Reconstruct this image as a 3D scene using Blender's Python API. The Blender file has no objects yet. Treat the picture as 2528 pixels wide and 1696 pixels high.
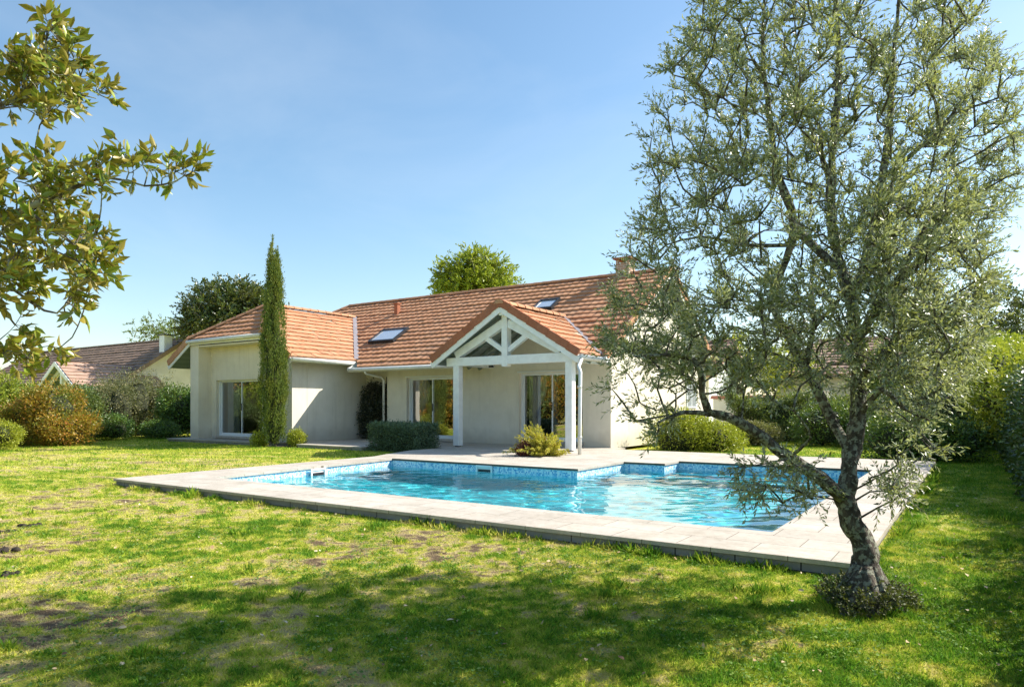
import bpy, bmesh, math, random
import numpy as np
from mathutils import Vector, Matrix, noise as mnoise

# ---------------------------------------------------------------- camera, light, exposure
SC = bpy.context.scene
COL = SC.collection
R = math.radians
CAM_Z = 1.26
FPX = 1704.0                      # focal length in pixels of the 2528 px wide photograph
cam = bpy.data.cameras.new('camera')
cam.sensor_width = 36.0
cam.lens = FPX / 2528.0 * 36.0
cam.shift_y = 155.0 / 2528.0
cam.clip_start = 0.05
cam.clip_end = 2000.0
camo = bpy.data.objects.new('camera', cam)
camo.location = (0, 0, CAM_Z)
camo.rotation_euler = (R(90), 0, math.atan2(.558, .83))
COL.objects.link(camo)
SC.camera = camo

SUN = Vector((.74, .90, 1.0)).normalized()
SUN_EL = math.asin(SUN.z)
SUN_AZ = math.atan2(SUN.x, SUN.y)
world = bpy.data.worlds.new('World')
SC.world = world
world.use_nodes = True
wn = world.node_tree
sky = wn.nodes.new('ShaderNodeTexSky')
sky.sky_type = 'NISHITA'
sky.sun_disc = False
sky.sun_elevation = SUN_EL
sky.sun_rotation = SUN_AZ
sky.air_density = 1.1
sky.dust_density = .7
sky.ozone_density = 1.6
bg = wn.nodes['Background']
bg.inputs['Strength'].default_value = .112
hsv = wn.nodes.new('ShaderNodeHueSaturation')
hsv.inputs['Hue'].default_value = .492
hsv.inputs['Saturation'].default_value = 1.08
wn.links.new(sky.outputs[0], hsv.inputs['Color'])
# faint high cirrus
tc = wn.nodes.new('ShaderNodeTexCoord'); mpn = wn.nodes.new('ShaderNodeMapping'); mpn.inputs['Scale'].default_value = (1.2, 2.6, 5.0); mpn.inputs['Rotation'].default_value = (.2, .5, .7)
nzn = wn.nodes.new('ShaderNodeTexNoise'); nzn.inputs['Scale'].default_value = 1.3; nzn.inputs['Detail'].default_value = 7; nzn.inputs['Roughness'].default_value = .55; nzn.inputs['Distortion'].default_value = .6
rmp = wn.nodes.new('ShaderNodeMapRange'); rmp.inputs['From Min'].default_value = .42; rmp.inputs['From Max'].default_value = .8; rmp.inputs['To Max'].default_value = .16
mxn = wn.nodes.new('ShaderNodeMix'); mxn.data_type = 'RGBA'; mxn.inputs[7].default_value = (5.2, 5.6, 6.0, 1)
wn.links.new(tc.outputs['Generated'], mpn.inputs[0]); wn.links.new(mpn.outputs[0], nzn.inputs['Vector']); wn.links.new(nzn.outputs['Fac'], rmp.inputs['Value'])
wn.links.new(rmp.outputs[0], mxn.inputs[0]); wn.links.new(hsv.outputs[0], mxn.inputs[6]); wn.links.new(mxn.outputs[2], bg.inputs['Color'])
sl = bpy.data.lights.new('sun', 'SUN')
sl.energy = 5.0
sl.angle = R(.5)
sl.color = (1.0, .94, .84)
so = bpy.data.objects.new('sun', sl)
so.rotation_euler = SUN.to_track_quat('Z', 'Y').to_euler()
so.location = (10, 10, 20)
COL.objects.link(so)
SC.view_settings.view_transform = 'Standard'
SC.view_settings.look = 'None'
SC.view_settings.exposure = .90
SC.view_settings.gamma = 1.0
SC.render.engine = 'CYCLES'
cy = SC.cycles
cy.use_denoising = True
cy.denoising_prefilter = 'NONE'
cy.max_bounces = 8
cy.diffuse_bounces = 4
cy.glossy_bounces = 4
cy.transmission_bounces = 6
cy.transparent_max_bounces = 12
cy.sample_clamp_indirect = 6.0

random.seed(4)
RNG = np.random.default_rng(7)

# ---------------------------------------------------------------- measuring: a pixel of the photograph (in 2337 px wide units) at a depth
CF = np.array([-.558, .83, 0.0])
CR = np.array([.83, .558, 0.0])
def at(x, y, d):
    x = x / .9245; y = y / .9245
    return CF * d + CR * ((x - 1264) / FPX * d) + np.array([0, 0, CAM_Z + (1003 - y) / FPX * d])

# ---------------------------------------------------------------- materials
def newmat(name):
    m = bpy.data.materials.new(name); m.use_nodes = True
    nt = m.node_tree; b = nt.nodes['Principled BSDF']
    return m, nt, b
def N(nt, t, **kw):
    n = nt.nodes.new(t)
    for k, v in kw.items():
        if k.startswith('i_'): n.inputs[k[2:].replace('_', ' ')].default_value = v
        else: setattr(n, k, v)
    return n
def ramp(nt, fac, stops, interp='LINEAR'):
    r = nt.nodes.new('ShaderNodeValToRGB'); r.color_ramp.interpolation = interp
    e = r.color_ramp.elements
    e[0].position = stops[0][0]; e[0].color = (*stops[0][1], 1)
    e[1].position = stops[-1][0]; e[1].color = (*stops[-1][1], 1)
    for p, c in stops[1:-1]:
        x = e.new(p); x.color = (*c, 1)
    nt.links.new(fac, r.inputs['Fac'])
    return r.outputs['Color']
def pos(nt):
    return nt.nodes.new('ShaderNodeNewGeometry').outputs['Position']
def noise(nt, vec, scale, detail=4, rough=.55, dist=0.0):
    n = nt.nodes.new('ShaderNodeTexNoise'); n.inputs['Scale'].default_value = scale
    n.inputs['Detail'].default_value = detail; n.inputs['Roughness'].default_value = rough
    n.inputs['Distortion'].default_value = dist
    if vec is not None: nt.links.new(vec, n.inputs['Vector'])
    return n.outputs['Fac']
def mixc(nt, fac, a, b, mode='MIX'):
    m = nt.nodes.new('ShaderNodeMix'); m.data_type = 'RGBA'; m.blend_type = mode
    for s, v in ((m.inputs[0], fac), (m.inputs[6], a), (m.inputs[7], b)):
        if isinstance(v, (int, float)): s.default_value = v
        elif isinstance(v, tuple): s.default_value = (*v, 1)
        else: nt.links.new(v, s)
    return m.outputs[2]
def math_(nt, op, a, b=None, clamp=False):
    m = nt.nodes.new('ShaderNodeMath'); m.operation = op; m.use_clamp = clamp
    for i, v in enumerate((a, b)):
        if v is None: continue
        if isinstance(v, (int, float)): m.inputs[i].default_value = v
        else: nt.links.new(v, m.inputs[i])
    return m.outputs[0]
def bump(nt, b, h, strength=.3, dist=.02):
    n = nt.nodes.new('ShaderNodeBump'); n.inputs['Strength'].default_value = strength
    n.inputs['Distance'].default_value = dist
    nt.links.new(h, n.inputs['Height']); nt.links.new(n.outputs[0], b.inputs['Normal'])
def plain(name, c, rough=.6, var=.12, scale=3.0, bs=.15, metal=0.0, bscale=40):
    m, nt, b = newmat(name)
    p = pos(nt)
    col = ramp(nt, noise(nt, p, scale, 5, .6), [(.3, tuple(v * (1 - var) for v in c)), (.7, tuple(min(1, v * (1 + var)) for v in c))])
    nt.links.new(col, b.inputs['Base Color'])
    b.inputs['Roughness'].default_value = rough
    b.inputs['Metallic'].default_value = metal
    if bs: bump(nt, b, noise(nt, p, bscale, 3), bs, .004)
    return m

def leafmat(name, stops, back=None, rough=.5, trans=.25, bigscale=1.2, bigmix=.35, bigcol=(.3, .28, .02), spec=.5, tcol=(.35, .4, .03)):
    m, nt, b = newmat(name)
    g = nt.nodes.new('ShaderNodeNewGeometry')
    c = ramp(nt, g.outputs['Random Per Island'], stops)
    nz = noise(nt, g.outputs['Position'], bigscale, 3)
    f = math_(nt, 'MULTIPLY', ramp(nt, nz, [(.48, (0, 0, 0)), (.66, (1, 1, 1))]), bigmix)
    c = mixc(nt, f, c, bigcol)
    if back:
        c = mixc(nt, g.outputs['Backfacing'], c, back)
    nt.links.new(c, b.inputs['Base Color'])
    b.inputs['Roughness'].default_value = rough
    b.inputs['Specular IOR Level'].default_value = spec
    tr = nt.nodes.new('ShaderNodeBsdfTranslucent')
    nt.links.new(mixc(nt, .5, c, tcol, 'MIX'), tr.inputs['Color'])
    mx = nt.nodes.new('ShaderNodeMixShader'); mx.inputs[0].default_value = trans
    out = nt.nodes['Material Output']
    nt.links.new(b.outputs[0], mx.inputs[1]); nt.links.new(tr.outputs[0], mx.inputs[2])
    nt.links.new(mx.outputs[0], out.inputs['Surface'])
    return m

M = {}
# rendered wall
def wallmat():
    m, nt, b = newmat('render')
    p = pos(nt)
    big = noise(nt, p, .8, 6, .6)
    c = ramp(nt, big, [(.25, (.68, .61, .49)), (.55, (.78, .715, .59)), (.8, (.82, .76, .65))])
    sep = nt.nodes.new('ShaderNodeSeparateXYZ'); nt.links.new(p, sep.inputs[0])
    # splash-back dirt at the foot of the walls, with an irregular edge
    low = math_(nt, 'ADD', sep.outputs['Z'], math_(nt, 'MULTIPLY', noise(nt, p, 3, 4), -.5))
    f = ramp(nt, low, [(-.15, (1, 1, 1)), (.35, (0, 0, 0))])
    c = mixc(nt, math_(nt, 'MULTIPLY', f, .35), c, (.33, .28, .21))
    mp = nt.nodes.new('ShaderNodeMapping'); mp.inputs['Scale'].default_value = (7, 7, .55); nt.links.new(p, mp.inputs[0])
    stx = noise(nt, mp.outputs[0], 1.0, 5, .6)
    c = mixc(nt, math_(nt, 'MULTIPLY', ramp(nt, stx, [(.52, (0, 0, 0)), (.72, (1, 1, 1))]), .30), c, (.50, .45, .36))
    blot = noise(nt, p, 2.3, 6, .7)
    c = mixc(nt, .5, c, ramp(nt, blot, [(.3, (.84, .83, .81)), (.65, (1, 1, 1))]), 'MULTIPLY')
    nt.links.new(c, b.inputs['Base Color']); b.inputs['Roughness'].default_value = .92
    bump(nt, b, noise(nt, p, 60, 4, .7), .15, .004)
    return m
M['render'] = wallmat()
M['render2'] = plain('pale_render', (.66, .61, .55), .9, .12, 1.5)
M['white'] = plain('white_paint', (.82, .83, .82), .45, .05, 2, .08)
M['whitewood'] = plain('white_wood', (.82, .83, .81), .5, .08, 5, .2)
M['gutter'] = plain('white_gutter', (.72, .71, .66), .4, .12, 4, .05)
M['frame'] = plain('window_frame', (.75, .77, .78), .35, .03, 2, 0)
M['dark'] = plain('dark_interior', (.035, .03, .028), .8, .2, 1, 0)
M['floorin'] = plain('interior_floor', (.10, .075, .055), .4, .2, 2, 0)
M['soil'] = plain('soil', (.03, .022, .016), .95, .35, 9, .8)
M['lead'] = plain('lead_flashing', (.30, .27, .28), .5, .2, 5, .1)
M['darkmetal'] = plain('dark_metal', (.05, .05, .055), .4, .2, 5, 0, .6)
M['curtain'] = plain('curtain', (.85, .78, .60), .9, .12, 4, .2)
M['bluecurtain'] = plain('grey_curtain', (.62, .68, .74), .9, .12, 4, .2)
def soffit():
    m, nt, b = newmat('soffit_boards')
    p = pos(nt)
    mp = nt.nodes.new('ShaderNodeMapping'); mp.inputs['Scale'].default_value = (10.5, .6, .6)
    nt.links.new(p, mp.inputs[0])
    c = ramp(nt, noise(nt, mp.outputs[0], 1.0, 5, .7), [(.3, (.15, .19, .165)), (.7, (.27, .32, .28))])
    nt.links.new(c, b.inputs['Base Color']); b.inputs['Roughness'].default_value = .8
    return m
M['soffit'] = soffit()
def tilemat(name, stops, lichen=(.23, .19, .15), lf=.35):
    m, nt, b = newmat(name)
    g = nt.nodes.new('ShaderNodeNewGeometry'); p = g.outputs['Position']
    c = ramp(nt, g.outputs['Random Per Island'], stops)
    c = mixc(nt, .45, c, stops[len(stops) // 2][1])
    n1 = noise(nt, p, 1.1, 5, .65)
    c = mixc(nt, math_(nt, 'MULTIPLY', ramp(nt, n1, [(.5, (0, 0, 0)), (.72, (1, 1, 1))]), lf), c, lichen)
    n2 = noise(nt, p, 14, 5, .7)
    c = mixc(nt, .55, c, ramp(nt, n2, [(.3, (.55, .5, .48)), (.7, (1.0, 1.0, 1.0))]), 'MULTIPLY')
    nt.links.new(c, b.inputs['Base Color']); b.inputs['Roughness'].default_value = .9; b.inputs['Specular IOR Level'].default_value = .2
    bump(nt, b, n2, .3, .01)
    return m
M['tile'] = tilemat('terracotta_tiles', [(0, (.42, .20, .11)), (.25, (.53, .265, .145)), (.7, (.59, .31, .175)), (.94, (.64, .36, .21)), (1, (.40, .21, .13))])
M['tileedge'] = tilemat('verge_tiles', [(0, (.33, .11, .06)), (1, (.43, .17, .095))], lf=.25)
M['tilefar'] = tilemat('old_tiles', [(0, (.21, .145, .11)), (.5, (.29, .20, .15)), (1, (.36, .25, .19))], (.16, .13, .11), .6)
M['tilefar2'] = tilemat('neighbour_porch_tiles', [(0, (.36, .235, .17)), (1, (.50, .34, .26))])
def brickmat():
    m, nt, b = newmat('chimney_brick')
    br = nt.nodes.new('ShaderNodeTexBrick'); br.inputs['Scale'].default_value = 1.0
    br.inputs['Color1'].default_value = (.36, .20, .13, 1); br.inputs['Color2'].default_value = (.50, .33, .23, 1)
    br.inputs['Mortar'].default_value = (.5, .46, .4, 1)
    br.inputs['Brick Width'].default_value = .22; br.inputs['Row Height'].default_value = .075; br.inputs['Mortar Size'].default_value = .01
    g = pos(nt); s = nt.nodes.new('ShaderNodeSeparateXYZ'); nt.links.new(g, s.inputs[0])
    c = nt.nodes.new('ShaderNodeCombineXYZ'); nt.links.new(math_(nt, 'ADD', s.outputs[0], s.outputs[1]), c.inputs[0]); nt.links.new(s.outputs[2], c.inputs[1])
    nt.links.new(c.outputs[0], br.inputs['Vector']); nt.links.new(br.outputs['Color'], b.inputs['Base Color'])
    b.inputs['Roughness'].default_value = .9
    return m
M['brick'] = brickmat()
def bark(name, c1, c2, c3, sc=14):
    m, nt, b = newmat(name)
    p = pos(nt)
    mp = nt.nodes.new('ShaderNodeMapping'); mp.inputs['Scale'].default_value = (1, 1, .38)
    nt.links.new(p, mp.inputs[0])
    n1 = noise(nt, mp.outputs[0], sc, 7, .72, .6)
    c = ramp(nt, n1, [(.3, c1), (.5, c2), (.68, c3)])
    lich = noise(nt, p, sc * 1.3, 4, .6)
    c = mixc(nt, ramp(nt, lich, [(.50, (0, 0, 0)), (.56, (.85, .85, .85))]), c, (.40, .41, .31))
    nt.links.new(c, b.inputs['Base Color']); b.inputs['Roughness'].default_value = .95
    bump(nt, b, noise(nt, mp.outputs[0], sc * 2.2, 6, .75, .8), 1.0, .03)
    return m
M['olivebark'] = bark('olive_bark', (.02, .016, .012), (.10, .08, .058), (.26, .22, .17), 24)
M['bark'] = bark('bark', (.04, .03, .022), (.11, .09, .065), (.17, .15, .12), 8)
M['olive'] = leafmat('olive_leaves', [(0, (.025, .045, .018)), (.35, (.09, .13, .05)), (.72, (.25, .30, .12)), (1, (.48, .47, .17))],
                     back=(.36, .40, .27), rough=.34, trans=.36, tcol=(.50, .54, .10), bigscale=.9, bigmix=.35, bigcol=(.22, .21, .035))
M['magnolia'] = leafmat('magnolia_leaves', [(0, (.10, .17, .02)), (.5, (.20, .28, .03)), (1, (.36, .40, .05))],
                        back=(.30, .24, .045), rough=.28, trans=.22, bigscale=2.5, bigmix=.5, bigcol=(.27, .2, .035))
M['cypress'] = leafmat('cypress_foliage', [(0, (.06, .11, .02)), (.5, (.13, .20, .035)), (1, (.27, .32, .05))], rough=.7, trans=.2, bigscale=2.6, bigmix=.6, bigcol=(.26, .25, .03))
M['laurel'] = leafmat('laurel_leaves', [(0, (.03, .08, .02)), (.6, (.08, .17, .035)), (1, (.2, .32, .05))], rough=.35, trans=.2, bigmix=.3, bigcol=(.14, .2, .03))
M['darklaurel'] = leafmat('dark_laurel_leaves', [(0, (.015, .045, .015)), (.6, (.045, .10, .03)), (1, (.12, .2, .05))], rough=.35, trans=.15, bigmix=.2, bigcol=(.08, .13, .03))
M['shoots'] = leafmat('basal_shoot_leaves', [(0, (.03, .04, .015)), (.7, (.09, .12, .04)), (1, (.2, .22, .08))], rough=.6, trans=.15, bigmix=.5, bigscale=6, bigcol=(.10, .07, .035))
M['boxhedge'] = leafmat('hedge_leaves', [(0, (.045, .085, .045)), (.5, (.09, .15, .08)), (1, (.2, .28, .15))], rough=.5, trans=.15, bigmix=.2, bigcol=(.12, .2, .08))
M['orange'] = leafmat('autumn_leaves', [(0, (.15, .14, .02)), (.35, (.33, .25, .025)), (.7, (.48, .27, .03)), (1, (.42, .14, .03))], rough=.5, trans=.3, bigscale=1.6, bigmix=.85, bigcol=(.13, .20, .03))
M['yellowgreen'] = leafmat('yellow_green_leaves', [(0, (.18, .24, .02)), (.6, (.42, .46, .03)), (1, (.62, .60, .07))], rough=.5, trans=.3, bigmix=.4, bigcol=(.15, .2, .02))
M['gold'] = leafmat('golden_foliage', [(0, (.38, .38, .03)), (.6, (.66, .60, .06)), (1, (.8, .7, .16))], rough=.6, trans=.35, bigscale=5, bigmix=.45, bigcol=(.5, .28, .06))
M['redleaf'] = leafmat('red_leaves', [(0, (.10, .02, .02)), (1, (.25, .06, .04))], trans=.15, bigmix=.1)
M['brightgreen'] = leafmat('bright_green_leaves', [(0, (.12, .19, .02)), (.6, (.27, .36, .03)), (1, (.45, .49, .05))], rough=.5, trans=.35, bigmix=.4, bigcol=(.35, .36, .02))
M['paleshrub'] = leafmat('pale_shrub_leaves', [(0, (.09, .11, .04)), (.5, (.19, .19, .08)), (1, (.32, .27, .12))], rough=.6, trans=.2, bigmix=.5, bigcol=(.08, .13, .03))
M['darktree'] = leafmat('dark_tree_leaves', [(0, (.02, .05, .02)), (.6, (.055, .10, .03)), (1, (.17, .18, .05))], rough=.3, trans=.15, bigscale=.8, bigmix=.5, bigcol=(.16, .13, .035))
M['midtree'] = leafmat('mid_green_leaves', [(0, (.05, .09, .03)), (.6, (.11, .17, .05)), (1, (.2, .27, .08))], rough=.5, trans=.3, bigmix=.3, bigcol=(.2, .24, .04))
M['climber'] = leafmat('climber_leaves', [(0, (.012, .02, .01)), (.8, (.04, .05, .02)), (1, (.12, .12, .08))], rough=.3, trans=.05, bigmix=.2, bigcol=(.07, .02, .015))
M['core'] = plain('light_block_mass', (.03, .035, .015), .95, .3, 6, 0)  # near-black filling for the solid cores that block light inside foliage
M['deadleaf'] = leafmat('dead_leaves', [(0, (.22, .12, .06)), (.6, (.52, .38, .2)), (1, (.68, .58, .42))], rough=.8, trans=.1, bigmix=0)

# travertine paving
def paving(name, tone, tile=.42, grid=True):
    m, nt, b = newmat(name)
    p = pos(nt)
    big = noise(nt, p, 1.4, 6, .6)
    c = ramp(nt, big, [(.3, tuple(v * .88 for v in tone)), (.7, tuple(min(1, v * 1.07) for v in tone))])
    fine = noise(nt, p, 22, 5, .7)
    st2 = noise(nt, p, 3.1, 6, .75)
    c = mixc(nt, .6, c, ramp(nt, st2, [(.34, (.72, .69, .63)), (.55, (1, 1, 1))]), 'MULTIPLY')
    c = mixc(nt, .35, c, ramp(nt, fine, [(.35, (.6, .58, .55)), (.6, (1, 1, 1))]), 'MULTIPLY')
    if grid:
        br = nt.nodes.new('ShaderNodeTexBrick'); br.offset = .5; br.inputs['Scale'].default_value = 1
        br.inputs['Brick Width'].default_value = .6; br.inputs['Row Height'].default_value = .4
        br.inputs['Mortar Size'].default_value = .004; br.inputs['Mortar Smooth'].default_value = .2
        br.inputs['Color1'].default_value = (1, 1, 1, 1); br.inputs['Color2'].default_value = (.88, .86, .84, 1)
        br.inputs['Mortar'].default_value = (.28, .25, .21, 1)
        nt.links.new(p, br.inputs['Vector'])
        c = mixc(nt, 1.0, c, br.outputs['Color'], 'MULTIPLY')
    nt.links.new(c, b.inputs['Base Color']); b.inputs['Roughness'].default_value = .8
    bump(nt, b, fine, .2, .004)
    return m
M['stone'] = paving('travertine', (.54, .49, .42))
def riser():
    m, nt, b = newmat('riser_stone')
    p = pos(nt); s = nt.nodes.new('ShaderNodeSeparateXYZ'); nt.links.new(p, s.inputs[0])
    cb = nt.nodes.new('ShaderNodeCombineXYZ'); nt.links.new(math_(nt, 'ADD', s.outputs[0], s.outputs[1]), cb.inputs[0]); nt.links.new(s.outputs[2], cb.inputs[1])
    br = nt.nodes.new('ShaderNodeTexBrick'); br.offset = 0; br.inputs['Scale'].default_value = 1
    br.inputs['Brick Width'].default_value = .5; br.inputs['Row Height'].default_value = 1.0; br.inputs['Mortar Size'].default_value = .006
    br.inputs['Color1'].default_value = (.36, .34, .31, 1); br.inputs['Color2'].default_value = (.30, .285, .26, 1); br.inputs['Mortar'].default_value = (.06, .055, .05, 1)
    nt.links.new(cb.outputs[0], br.inputs['Vector'])
    c = mixc(nt, .5, br.outputs['Color'], ramp(nt, noise(nt, p, 6, 5), [(.3, (.55, .54, .5)), (.7, (1, 1, 1))]), 'MULTIPLY')
    nt.links.new(c, b.inputs['Base Color']); b.inputs['Roughness'].default_value = .9
    bump(nt, b, noise(nt, p, 60, 4), .4, .005)
    return m
M['riser'] = riser()
def mosaic():
    m, nt, b = newmat('pool_mosaic')
    p = pos(nt)
    v = nt.nodes.new('ShaderNodeVectorMath'); v.operation = 'SCALE'; v.inputs['Scale'].default_value = 36
    nt.links.new(p, v.inputs[0])
    fl = nt.nodes.new('ShaderNodeVectorMath'); fl.operation = 'FLOOR'; nt.links.new(v.outputs[0], fl.inputs[0])
    wnz = nt.nodes.new('ShaderNodeTexWhiteNoise'); nt.links.new(fl.outputs[0], wnz.inputs['Vector'])
    s = nt.nodes.new('ShaderNodeSeparateXYZ'); nt.links.new(p, s.inputs[0])
    tiles = ramp(nt, wnz.outputs['Value'], [(0, (.10, .33, .62)), (.35, (.30, .58, .78)), (.65, (.62, .80, .88)), (1, (.80, .88, .92))])
    deep = ramp(nt, noise(nt, p, 1.2, 3), [(.3, (.03, .50, .60)), (.7, (.08, .62, .70))])
    f = ramp(nt, s.outputs['Z'], [(-.30, (0, 0, 0)), (-.28, (1, 1, 1))])
    mr = nt.nodes.new('ShaderNodeMapRange'); mr.inputs['From Min'].default_value = -.22; mr.inputs['From Max'].default_value = -.20
    nt.links.new(s.outputs['Z'], mr.inputs['Value'])
    c = mixc(nt, mr.outputs[0], deep, tiles)
    nt.links.new(c, b.inputs['Base Color']); b.inputs['Roughness'].default_value = .35
    return m
M['mosaic'] = mosaic()
def watermat():
    m, nt, b = newmat('pool_water')
    b.inputs['Base Color'].default_value = (.80, .97, 1.0, 1)
    b.inputs['Roughness'].default_value = 0.0
    b.inputs['IOR'].default_value = 1.33
    b.inputs['Transmission Weight'].default_value = 1.0
    return m
M['water'] = watermat()
def glassmat():
    m, nt, b = newmat('window_glass')
    out = nt.nodes['Material Output']; nt.nodes.remove(b)
    t = nt.nodes.new('ShaderNodeBsdfTransparent'); t.inputs['Color'].default_value = (.75, .78, .78, 1)
    g = nt.nodes.new('ShaderNodeBsdfGlossy'); g.inputs['Roughness'].default_value = .004; g.inputs['Color'].default_value = (.95, .97, 1, 1)
    lw = nt.nodes.new('ShaderNodeFresnel'); lw.inputs['IOR'].default_value = 2.0
    p = pos(nt)
    bp = nt.nodes.new('ShaderNodeBump'); bp.inputs['Strength'].default_value = .05; bp.inputs['Distance'].default_value = .05
    bp.inputs['Strength'].default_value = .02
    nt.links.new(noise(nt, p, 1.7, 2), bp.inputs['Height']); nt.links.new(bp.outputs[0], g.inputs['Normal'])
    f = math_(nt, 'ADD', math_(nt, 'MULTIPLY', lw.outputs[0], 1.1), .16, True)
    mx = nt.nodes.new('ShaderNodeMixShader'); nt.links.new(f, mx.inputs[0])
    nt.links.new(t.outputs[0], mx.inputs[1]); nt.links.new(g.outputs[0], mx.inputs[2])
    nt.links.new(mx.outputs[0], out.inputs['Surface'])
    return m
M['glass'] = glassmat()

# lawn: one field of growth (bare, straw, moss, grass) carried by soil and blades alike
TINT = [(0, (.20, .14, .08)), (.12, (.48, .37, .20)), (.30, (.74, .64, .30)), (.50, (.74, .70, .11)), (.72, (.40, .52, .04)), (1, (.12, .29, .02))]
def lawnmat(name, blades):
    m, nt, b = newmat(name)
    g = nt.nodes.new('ShaderNodeNewGeometry'); p = g.outputs['Position']
    a = nt.nodes.new('ShaderNodeAttribute'); a.attribute_name = 'tint'
    if blades:
        t = math_(nt, 'ADD', a.outputs['Fac'], math_(nt, 'MULTIPLY', math_(nt, 'SUBTRACT', g.outputs['Random Per Island'], .5), .30))
        c = ramp(nt, t, TINT)
        v = nt.nodes.new('ShaderNodeTexWhiteNoise'); v.noise_dimensions = '1D'; nt.links.new(g.outputs['Random Per Island'], v.inputs['W'])
        c = mixc(nt, 1.0, c, ramp(nt, v.outputs['Value'], [(0, (.55, .55, .55)), (1, (1.15, 1.15, 1.15))]), 'MULTIPLY')
    else:
        n = noise(nt, p, 60, 5, .8)
        t = math_(nt, 'ADD', math_(nt, 'SUBTRACT', a.outputs['Fac'], .14), math_(nt, 'MULTIPLY', math_(nt, 'SUBTRACT', n, .5), 1.1))
        c = mixc(nt, 1.0, ramp(nt, t, TINT), (.8, .77, .72), 'MULTIPLY')
        bump(nt, b, n, 1.0, .03)
    nt.links.new(c, b.inputs['Base Color']); b.inputs['Roughness'].default_value = .7; b.inputs['Specular IOR Level'].default_value = .2
    if blades:
        tr = nt.nodes.new('ShaderNodeBsdfTranslucent'); nt.links.new(c, tr.inputs['Color'])
        mx = nt.nodes.new('ShaderNodeMixShader'); mx.inputs[0].default_value = .35
        nt.links.new(b.outputs[0], mx.inputs[1]); nt.links.new(tr.outputs[0], mx.inputs[2])
        nt.links.new(mx.outputs[0], nt.nodes['Material Output'].inputs['Surface'])
    return m
M['ground'] = lawnmat('lawn_soil', False)
M['grass'] = lawnmat('grass_blades', True)
def vnoise(x, y, cell, seed):
    r = np.random.default_rng(seed).random((256, 256)); u = x / cell + 500.3; v = y / cell + 500.7
    i = np.floor(u).astype(int); j = np.floor(v).astype(int); fu = u - i; fv = v - j; fu = fu * fu * (3 - 2 * fu); fv = fv * fv * (3 - 2 * fv)
    q = lambda a, b_: r[a % 256, b_ % 256]
    return (q(i, j) * (1 - fu) + q(i + 1, j) * fu) * (1 - fv) + (q(i, j + 1) * (1 - fu) + q(i + 1, j + 1) * fu) * fv
_tr = np.random.default_rng(31)
TUFTS = [(x, y, r) for x, y, r in zip(_tr.uniform(-12, .5, 150), _tr.uniform(1.5, 14, 150), _tr.uniform(.04, .16, 150))]
def tuftfield(x, y):
    f = np.zeros_like(x)
    for a, b_, r in TUFTS: f = np.maximum(f, np.clip(1.35 - np.sqrt((x - a) ** 2 + ((y - b_)) ** 2) / r, 0, 1))
    return f
def tint(x, y):
    a = vnoise(x, y, 1.5, 1); b_ = vnoise(x, y, .42, 2); c = vnoise(x, y, .13, 3); d = vnoise(x, y, .05, 4)
    side = np.clip((x + 4.2) / 3.8, 0, 1); far = np.clip((y - 8) / 5, 0, 1)
    g = .12 * a + .22 * b_ + .32 * c + .34 * d
    t = .61 + (g - .5) * 2.1 * (1 - .35 * np.maximum(side, far)) + .22 * side + .14 * far
    sp = vnoise(x, y, .055, 21) * vnoise(x, y, .6, 22)
    t = t - np.clip((sp - .52) / .1, 0, 1) * .55 * (1 - .5 * side)
    return np.clip(np.maximum(t, tuftfield(x, y) * .93), 0, 1)
def relief(x, y):
    z = .030 * (vnoise(x, y, .9, 11) - .5) + .026 * (vnoise(x, y, .28, 12) - .5) + .022 * (vnoise(x, y, .12, 13) - .5)
    f = np.clip((5.5 - y) / .25, 0, 1) * (x < .7) + ((x > -.62) & (y >= 5.5)) * np.clip((x + .62) / .2, 0, 1) + ((x < -11.6) & (y > 5.2)) * np.clip((-11.6 - x) / .4, 0, 1) * np.clip((13 - y) / 1, 0, 1)
    return z * np.clip(f, 0, 1) - .004
M['clover'] = leafmat('clover_leaves', [(0, (.06, .14, .03)), (.6, (.14, .25, .05)), (1, (.26, .36, .09))], rough=.75, trans=.25, bigmix=.1, spec=.15)

# ---------------------------------------------------------------- object helpers
def tag(o, label=None, cat=None, group=None, kind=None):
    if label: o['label'] = label
    if cat: o['category'] = cat
    if group: o['group'] = group
    if kind: o['kind'] = kind
    return o
def link(name, me, mat, parent=None, smooth=False):
    o = bpy.data.objects.new(name, me); COL.objects.link(o)
    if mat is not None: me.materials.append(mat)
    if parent: o.parent = parent
    if smooth: me.polygons.foreach_set('use_smooth', np.ones(len(me.polygons), bool))
    return o
def thing(name, label, cat, group=None):
    o = bpy.data.objects.new(name, None); COL.objects.link(o); o.empty_display_size = .2
    return tag(o, label, cat, group)
def npmesh(name, V, loops, starts, totals):
    me = bpy.data.meshes.new(name)
    V = np.asarray(V, np.float32)
    me.vertices.add(len(V)); me.vertices.foreach_set('co', V.ravel())
    me.loops.add(len(loops)); me.loops.foreach_set('vertex_index', np.asarray(loops, np.int32))
    me.polygons.add(len(starts)); me.polygons.foreach_set('loop_start', np.asarray(starts, np.int32))
    try: me.polygons.foreach_set('loop_total', np.asarray(totals, np.int32))
    except Exception: pass
    me.update(calc_edges=True)
    return me

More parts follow.
